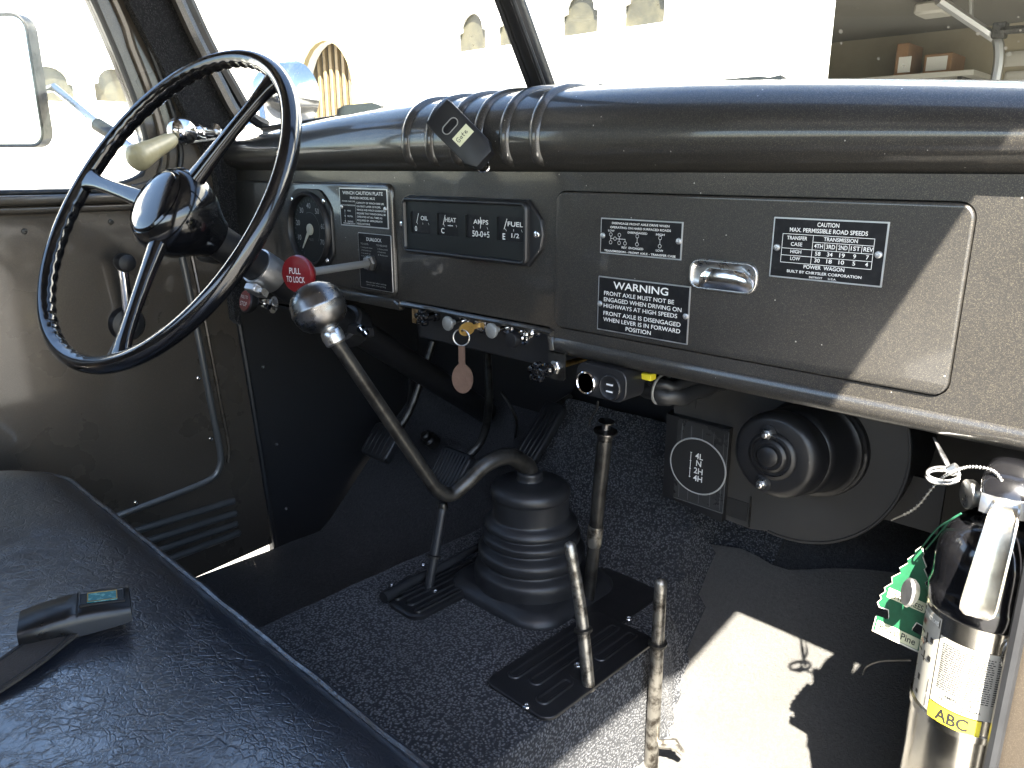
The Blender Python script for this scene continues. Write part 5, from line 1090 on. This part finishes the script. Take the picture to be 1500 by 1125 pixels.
bm = B(); rg = [Vector((x, y, sz0 + .001 + .0012 * math.sin(i * 1.3) * math.sin(i * .37))) for i, (x, y) in enumerate(seatring(-.001))]; tube(bm, rg + [rg[0]], .0045, 8, False); obj('piping', bm, M['leather'], cu)
bm = B(); box(bm, I4, -1.38, -.10, -.28, .30, .0, .079, .0, 1); obj('seat_base', bm, M['dark_paint'], se, flat=True)

# seat belt lying on the cushion
sbl = thing('seat_belt', 'black push button seat belt buckle with brown webbing lying on the seat', 'seat belt', tuple(P(105, 900, Z=.37)))
SZ = .372
k0 = P(30, 925, Z=SZ + .010); k1 = P(192, 888, Z=SZ + .010); ux = (k1 - k0); Lb = ux.length; Mk = frame((k0 + k1) / 2, ux, Vector((-ux.y, ux.x, 0)))
bm = B(); rings = []; wB = .024
for i in range(13):
    s = i / 12; x = -Lb / 2 + Lb * s; arc = math.sin(math.pi * (.12 + .76 * s)); ht = .010 + .012 * arc; zb = -.006 + .004 * (1 - arc); wI = wB * (.90 + .10 * min(1, 6 * min(s, 1 - s) + .3))
    rings.append([Mk @ Vector((x, y, z)) for y, z in ((-wI, zb), (-wI * 1.0, zb + ht * .55), (-wI * .96, zb + ht * .85), (-wI * .84, zb + ht), (0, zb + ht * 1.06), (wI * .84, zb + ht), (wI * .96, zb + ht * .85), (wI, zb + ht * .55), (wI, zb))])
ringloft(bm, rings); bk = obj('buckle', bm, M['buckle'], sbl, ang=45)
Mbd = Mk @ Matrix.Translation((Lb * .25, .002, .0158)) @ Matrix.Rotation(R(7), 4, 'Y')
bm = B(); rstack(bm, Mbd, -.020, -.013, .020, .013, .002, [(0, -.002), (0, .0005), (.0015, .001), (.002, -.0002)]); obj('badge_frame', bm, M['satin_black'], bk)
bm = B(); rstack(bm, Mbd, -.013, -.009, .013, .009, .001, [(0, .0), (0, .0012)]); bd = obj('badge', bm, M['teal'], bk)
bm = B(); rstack(bm, Mbd, -.013, -.009, .013, .009, .001, [(0, .0012), (0, .0016), (.001, .0016), (.001, .0012)], False, False); obj('badge_rim', bm, M['brass'], bd)
bm = B(); tube(bm, [Mk @ Vector((Lb * .02, y, .0175 - (abs(y) / .024) ** 4 * .004)) for y in (-.023, -.015, 0, .015, .022)], .0009, 6); obj('case_seam', bm, M['ink'], bk)
bm = B(); q0 = P(100, 955, Z=SZ + .006); ps = [(k0 + k1) / 2 + Vector((0, 0, -.004)), P(88, 925, Z=SZ + .006), P(40, 962, Z=SZ + .007), P(-20, 1002, Z=SZ + .004), P(-110, 1055, Z=SZ + .0)]
ps = spl(ps, 6); dv_ = (ps[-1] - ps[0]).normalized(); sd2 = Vector((-dv_.y, dv_.x, 0)).normalized() * .021
ringloft(bm, [[p - sd2 + Vector((0, 0, .0012)), p + Vector((0, 0, .0022)), p + sd2 + Vector((0, 0, .0012)), p + sd2 - Vector((0, 0, .0012)), p - Vector((0, 0, .0004)), p - sd2 - Vector((0, 0, .0012))] for p in ps]); wb = obj('webbing', bm, M['web'], sbl, ang=60)
for s in (-1, 1):
    bm = B(); tube(bm, [p + sd2 * .8 * s + Vector((0, 0, .0018)) for p in ps], .0009, 6); obj('stitching', bm, M['ink'], wb)

# ================================================================== fire extinguisher
fx = thing('fire_extinguisher', 'polished steel fire extinguisher with black top and yellow ABC label', 'fire extinguisher', (-.12, .672, .08))
EX, EY, ER = -.1135, .708, .0445
def ez(v): return P(1415, v, Y=EY - ER).z
phi = math.atan2(-EY, -EX)
ME = Matrix.Translation((EX, EY, 0))
bm = B(); lathe(bm, ME, [(.036, .085), (.0425, .095), (ER, .11), (ER, ez(893))], 56); cyl = obj('cylinder', bm, M['polished'], fx, ang=50)
z0 = ez(893)
bm = B(); lathe(bm, ME, [(ER + .0006, z0 - .014), (ER + .0016, z0 - .012), (ER + .0016, z0 + .002), (ER + .0004, z0 + .004), (ER, z0 + .012), (ER, z0 + .030), (ER - .001, z0 + .040), (ER - .005, z0 + .052), (ER - .012, z0 + .062), (ER - .022, z0 + .069), (.016, z0 + .072), (.015, z0 + .085)], 56); obj('shoulder', bm, M['gloss_black'], fx, ang=50)
zs = z0 + .080
bm = B(); lathe(bm, ME, [(.016, zs - .004), (.016, zs + .012), (.012, zs + .014), (.012, zs + .034)], 24); obj('valve', bm, M['steel'], fx)
fd = Vector((math.cos(phi), math.sin(phi), 0)); fr = Vector((-fd.y, fd.x, 0))
MV = frame((EX, EY, zs), fr, (0, 0, 1))
# squeeze lever: bright channel hanging in front of the shoulder
def hpnt(v, outw): return Vector((EX, EY, P(1425, v, Y=EY - .07).z)) + fd * outw
bm = B(); rings = []
for v, o, hw, lip in ((741, .022, .0085, .003), (750, .034, .0095, .004), (765, .043, .0105, .0055), (790, .049, .0112, .006), (825, .054, .0118, .006), (860, .059, .0124, .0058), (885, .0635, .0128, .0045), (899, .065, .0122, .002), (907, .0645, .0085, .001)):
    p = hpnt(v, o) - fr * (-.001 + (v - 741) * .00004); th = .0016
    rings.append([p - fr * hw, p - fr * hw + fd * lip, p - fr * (hw - th) + fd * lip, p - fr * (hw - th) + fd * th, p - fr * hw * .3 + fd * th * .6, p + fr * hw * .3 + fd * th * .6, p + fr * (hw - th) + fd * th, p + fr * (hw - th) + fd * lip, p + fr * hw + fd * lip, p + fr * hw])
ringloft(bm, rings); obj('squeeze_handle', bm, M['polished'], fx, ang=40)
bm = B(); rings = []
for o, zc_, w_, h_ in ((-.036, .020, .008, .004), (-.026, .026, .014, .008), (-.010, .029, .018, .011), (.008, .028, .0195, .0115), (.020, .024, .0195, .010), (.029, .018, .0175, .007), (.033, .013, .014, .003)):
    rings.append([Vector((EX, EY, zs + zc_)) + fd * o + fr * w_ * math.copysign(abs(math.cos(R(a))) ** .75, math.cos(R(a))) + Vector((0, 0, h_ * (math.sin(R(a)) if math.sin(R(a)) > 0 else math.sin(R(a)) * .35))) for a in range(0, 360, 15)])
ringloft(bm, rings); obj('head_cover', bm, M['gloss_black'], fx, ang=60)
bm = B(); rings = []
for t_ in range(7):
    a = -60 + 120 * t_ / 6; c_ = Vector((EX, EY, zs)) + fd * (.024 + .0115 * math.cos(R(a * .8))) + fr * .020 * math.sin(R(a)); rings.append([c_ + Vector((0, 0, .020 - .004 * abs(math.sin(R(a))))), c_ + Vector((0, 0, .0035)), c_ + Vector((0, 0, .0035)) - fd * .002, c_ + Vector((0, 0, .019)) - fd * .002])
ringloft(bm, rings); obj('carry_lever', bm, M['alu'], fx, ang=50)
bm = B(); box(bm, MV, -.013, .013, .000, .022, .004, .026, .002, 1); obj('valve_block', bm, M['steel'], fx)
gp = Vector((EX, EY, zs + .006)) - fr * .016; bm = B(); lathe(bm, axis(gp, -fr * .9 + fd * .45), [(.007, -.004), (.007, .006), (.0115, .007), (.0125, .009), (.0125, .014), (.011, .015)], 24); pg = obj('pressure_gauge', bm, M['steel'], fx)
# pin ring, seal cable and zip tie
rc_ = P(1381, 699, Y=EY - .01); bm = B(); ea, eb_ = Vector((.75, .66, 0)).normalized(), Vector((-.2, .2, .35))
tube(bm, [rc_ + .0135 * (math.cos(R(a)) * ea + math.sin(R(a)) * eb_.normalized() * .45) for a in range(0, 361, 12)], .0014, 8, False); tube(bm, [rc_ + .0135 * (math.cos(R(a)) * ea + math.sin(R(a)) * eb_.normalized() * .45) + Vector((0, 0, .003)) for a in range(0, 361, 12)], .0014, 8, False); obj('pin_ring', bm, M['steel'], fx)
ch = spl([P(1306, 762, Y=.80), P(1340, 745, Y=.76), P(1372, 708, Y=0.7106), P(1392, 693, Y=0.6949), P(1420, 684, Y=0.6845), P(1455, 690, Y=0.6845), P(1472, 715, Y=0.6845), P(1468, 728, Y=0.6845)], 7)
bm = B(); tube(bm, ch, .0009, 6)
for i, p in enumerate(ch[4:]): lathe(bm, Matrix.Translation(p), [(.0004, -.0016), (.0015, -.0008), (.0017, 0), (.0015, .0008), (.0004, .0016)], 8)
obj('seal_chain', bm, M['steel'], fx, ang=70)
bm = B(); a = P(1368, 641, Y=0.7315); b = P(1396, 696, Y=0.7001); tube(bm, [a, a.lerp(b, .5), b], [.0012, .0028, .0022], 6, flat=.4, up=(.7, -.7, 0)); obj('seal_tag', bm, M['alu'], fx)
bm = B(); tube(bm, [P(1390, 690, Y=0.6845), P(1402, 684, Y=0.6845)], .004, 8); obj('crimp', bm, M['alu'], fx)
# label
def lab(r_): return lambda p: Vector((EX + (ER + r_) * math.cos(phi + p.x / ER), EY + (ER + r_) * math.sin(phi + p.x / ER), p.y))
def lpatch(name, x0, x1, y0, y1, m, r_, par):
    bm = B(); f_ = lab(r_); n_ = 24; g_ = lab(r_ - .0004)
    rows = [[bm.verts.new(f_(Vector((x0 + (x1 - x0) * i / n_, y, 0)))) for i in range(n_ + 1)] for y in (y0, y1)]
    for i in range(n_): bm.faces.new((rows[0][i], rows[0][i + 1], rows[1][i + 1], rows[1][i]))
    return obj(name, bm, m, par, ang=70)
zt_, zb_ = ez(948), ez(1062)
yA, yB = ez(1052), ez(1078)
L1 = lpatch('label', -.030, .052, yA + .001, zt_, M['label'], .0005, fx)
lpatch('label_band', -.030, .012, yB, yA, M['yellow'], .0007, L1)
bm = B(); text(bm, None, 'ABC', -.010, yB + .0035, (yA - yB) * .95, .026, 'C', .03, 0, lab(.0010))
f_ = lab(.0009)
def bar(x0, x1, y0, y1): quad(bm, None, x0, y0, x1, y1, 0, f_)
random.seed(3); hh = zt_ - yA; dn = .0021
for cx0_, cx1_ in ((-.026, -.006), (-.004, .014), (.016, .030)):
    y = zt_ - .006
    while y > yA + .016:
        x = cx0_
        while x < cx1_ - .001:
            w_ = random.uniform(.001, .0038); w_ = min(w_, cx1_ - x); bar(x, x + w_, y, y + .0009); x += w_ + .0006
        y -= dn
text(bm, None, 'AMEREX CORP.', -.006, yA + .0105, .0042, .024, 'C', .01, 0, lab(.0009)); text(bm, None, 'TRUSSVILLE, ALABAMA', -.006, yA + .0065, .0036, .032, 'C', .004, 0, lab(.0009)); text(bm, None, 'U.S.A.', -.006, yA + .003, .0036, .009, 'C', .004, 0, lab(.0009))
for k in range(9): bar(.034 + k * .0011, .0345 + k * .0011 + (k % 3) * .0002, yA + .022, yA + .032)
for y in (.036, .040, .044): bar(.034, .044, yA + y, yA + y + .001)
obj('lettering', bm, M['ink'], L1, flat=True)
L2_ = lpatch('instruction_panel', -.060, -.031, yA - .012, zt_ + .014, M['label'], .0005, fx)
bm = B(); f_ = lab(.0009)
def bar2(x0, x1, y0, y1): quad(bm, None, x0, y0, x1, y1, 0, f_)
bar(-.058, -.032, zt_ + .004, zt_ + .012)
for yy in (zt_ - .012, zt_ - .030):
    bar(-.056, -.050, yy, yy + .002); bar(-.046, -.044, yy - .006, yy + .004); bar(-.050, -.042, yy - .004, yy - .003); bar(-.040, -.036, yy - .002, yy + .003)
for yy, hgt in ((yA + .004, .012), (yA - .010, .010)):
    for q in ((-.058, -.034, yy, yy + .0008), (-.058, -.034, yy + hgt, yy + hgt + .0008), (-.058, -.0574, yy, yy + hgt), (-.0346, -.034, yy, yy + hgt)): bar(*q)
    bar(-.050, -.046, yy + .003, yy + hgt - .003)
obj('pictograms', bm, M['ink'], L2_, flat=True)
bm = B(); text(bm, None, 'INSTRUCTIONS', -.045, zt_ + .0058, .0055, .024, 'C', .008, 0, lab(.0012)); obj('heading', bm, M['white'], L2_, flat=True)
bm = B(); quad(bm, None, -.056, zt_ - .004, -.050, zt_ + .001, 0, lab(.0011)); quad(bm, None, -.054, zt_ - .022, -.048, zt_ - .018, 0, lab(.0011)); obj('red_marks', bm, M['red'], L2_, flat=True)
# wall bracket
bm = B(); lathe(bm, ME, [(ER + .0004, ez(1085)), (ER + .0020, ez(1085)), (ER + .0020, ez(1075)), (ER + .0004, ez(1075))], 40, False, False); obj('bracket_band', bm, M['polished'], fx, ang=60)
bm = B(); box(bm, I4, EX + ER - .004, EX + ER + .004, EY - .02, EY + .02, .12, z0 + .03, .001, 1); obj('bracket_plate', bm, M['dark_steel'], fx)
q = P(1476, 1060, Y=EY - .03); bm = B(); box(bm, frame(q, fr, (0, 0, 1)), -.010, .010, -.008, .008, -.006, .006, .0015, 1); obj('latch', bm, M['steel'], fx)
bm = B(); tube(bm, spl([P(1490, 935, Y=0.6740), P(1474, 945, Y=0.6688), P(1468, 970, Y=0.6688), P(1476, 985, Y=0.6740)], 5), .0014, 6); obj('latch_wire', bm, M['steel'], fx)
q = P(1332, 868, Y=EY - .01); bm = B(); lathe(bm, axis(q, (-.62, -.78, .1)), [(.008, -.006), (.0105, -.003), (.0115, .001), (.010, .003), (.002, .004)], 20, True, True, .75, 1.25); obj('bracket_button', bm, M['alu'], fx)

# air freshener
af = thing('air_freshener', 'green card pine tree air freshener hanging beside the fire extinguisher', 'air freshener', tuple(P(1318, 880, Y=0.7210)))
top_ = P(1350, 800, Y=0.7315); bot = P(1312, 940, Y=0.7210); uy_ = (top_ - bot); hL = uy_.length; ux_ = Vector((1, -.05, .0))
Mt = frame((top_ + bot) / 2, ux_ - uy_.normalized() * ux_.dot(uy_.normalized()), uy_)
k = hL
half = [(.0, .50), (.06, .44), (.05, .41), (.13, .33), (.11, .30), (.20, .22), (.17, .18), (.27, .10), (.24, .05), (.33, -.03), (.30, -.06), (.36, -.12), (.33, -.15), (.37, -.20), (.33, -.24), (.20, -.23), (.17, -.30), (.17, -.33), (.34, -.345), (.34, -.50)]
TW = .66
olt = [(x * k * TW, y * k) for x, y in half] + [(-x * k * TW, y * k) for x, y in half[:0:-1]]
bm = B(); prism(bm, Mt, olt, -.0008, .0006); obj('card', bm, M['card_edge'], af, flat=True)
bm = B(); prism(bm, Mt, [(x * .955, y * .97 + .0005) for x, y in olt], .0006, .0010); cg = obj('green_print', bm, M['tree_green'], af, flat=True)
bm = B(); rstack(bm, Mt, -.30 * k * TW, -.475 * k, .30 * k * TW, -.365 * k, .001, [(0, .0010), (0, .0013)]); obj('name_band', bm, M['strip'], cg); bm = B(); rstack(bm, Mt, -.26 * k * TW, -.105 * k, .26 * k * TW, -.005 * k, .001, [(0, .0010), (0, .0013)]); obj('name_band', bm, M['strip'], cg)
bm = B(); text(bm, Mt, 'Royal Pine', 0, -.445 * k, .095 * k, .50 * k * TW, 'C', .01, .0016); obj('lettering', bm, M['ink'], cg, flat=True); bm = B(); text(bm, Mt, 'LITTLE TREES', 0, -.09 * k, .075 * k, .46 * k * TW, 'C', .01, .0016); obj('lettering', bm, M['ink'], cg, flat=True)
for d_ in (0, .004):
    bm = B(); tube(bm, spl([top_ + Vector((d_, 0, -.002)), P(1372, 775, Y=0.7001) + Vector((d_, 0, 0)), P(1392, 762, Y=0.6845), P(1408, 752, Y=0.6813)], 5), .0008, 6); obj('string', bm, M['string'], af)
wr_ = thing('loose_wire', 'thin bare wire curling from the kick panel by the extinguisher', 'wire', tuple(P(1264, 990, Y=.80)))
bm = B(); tube(bm, spl([P(1264, 988, Y=.86), P(1270, 977, Y=.83), P(1290, 969, Y=.80), P(1335, 967, Y=.73)], 6), .0009, 6); obj('wire', bm, M['dark_steel'], wr_)
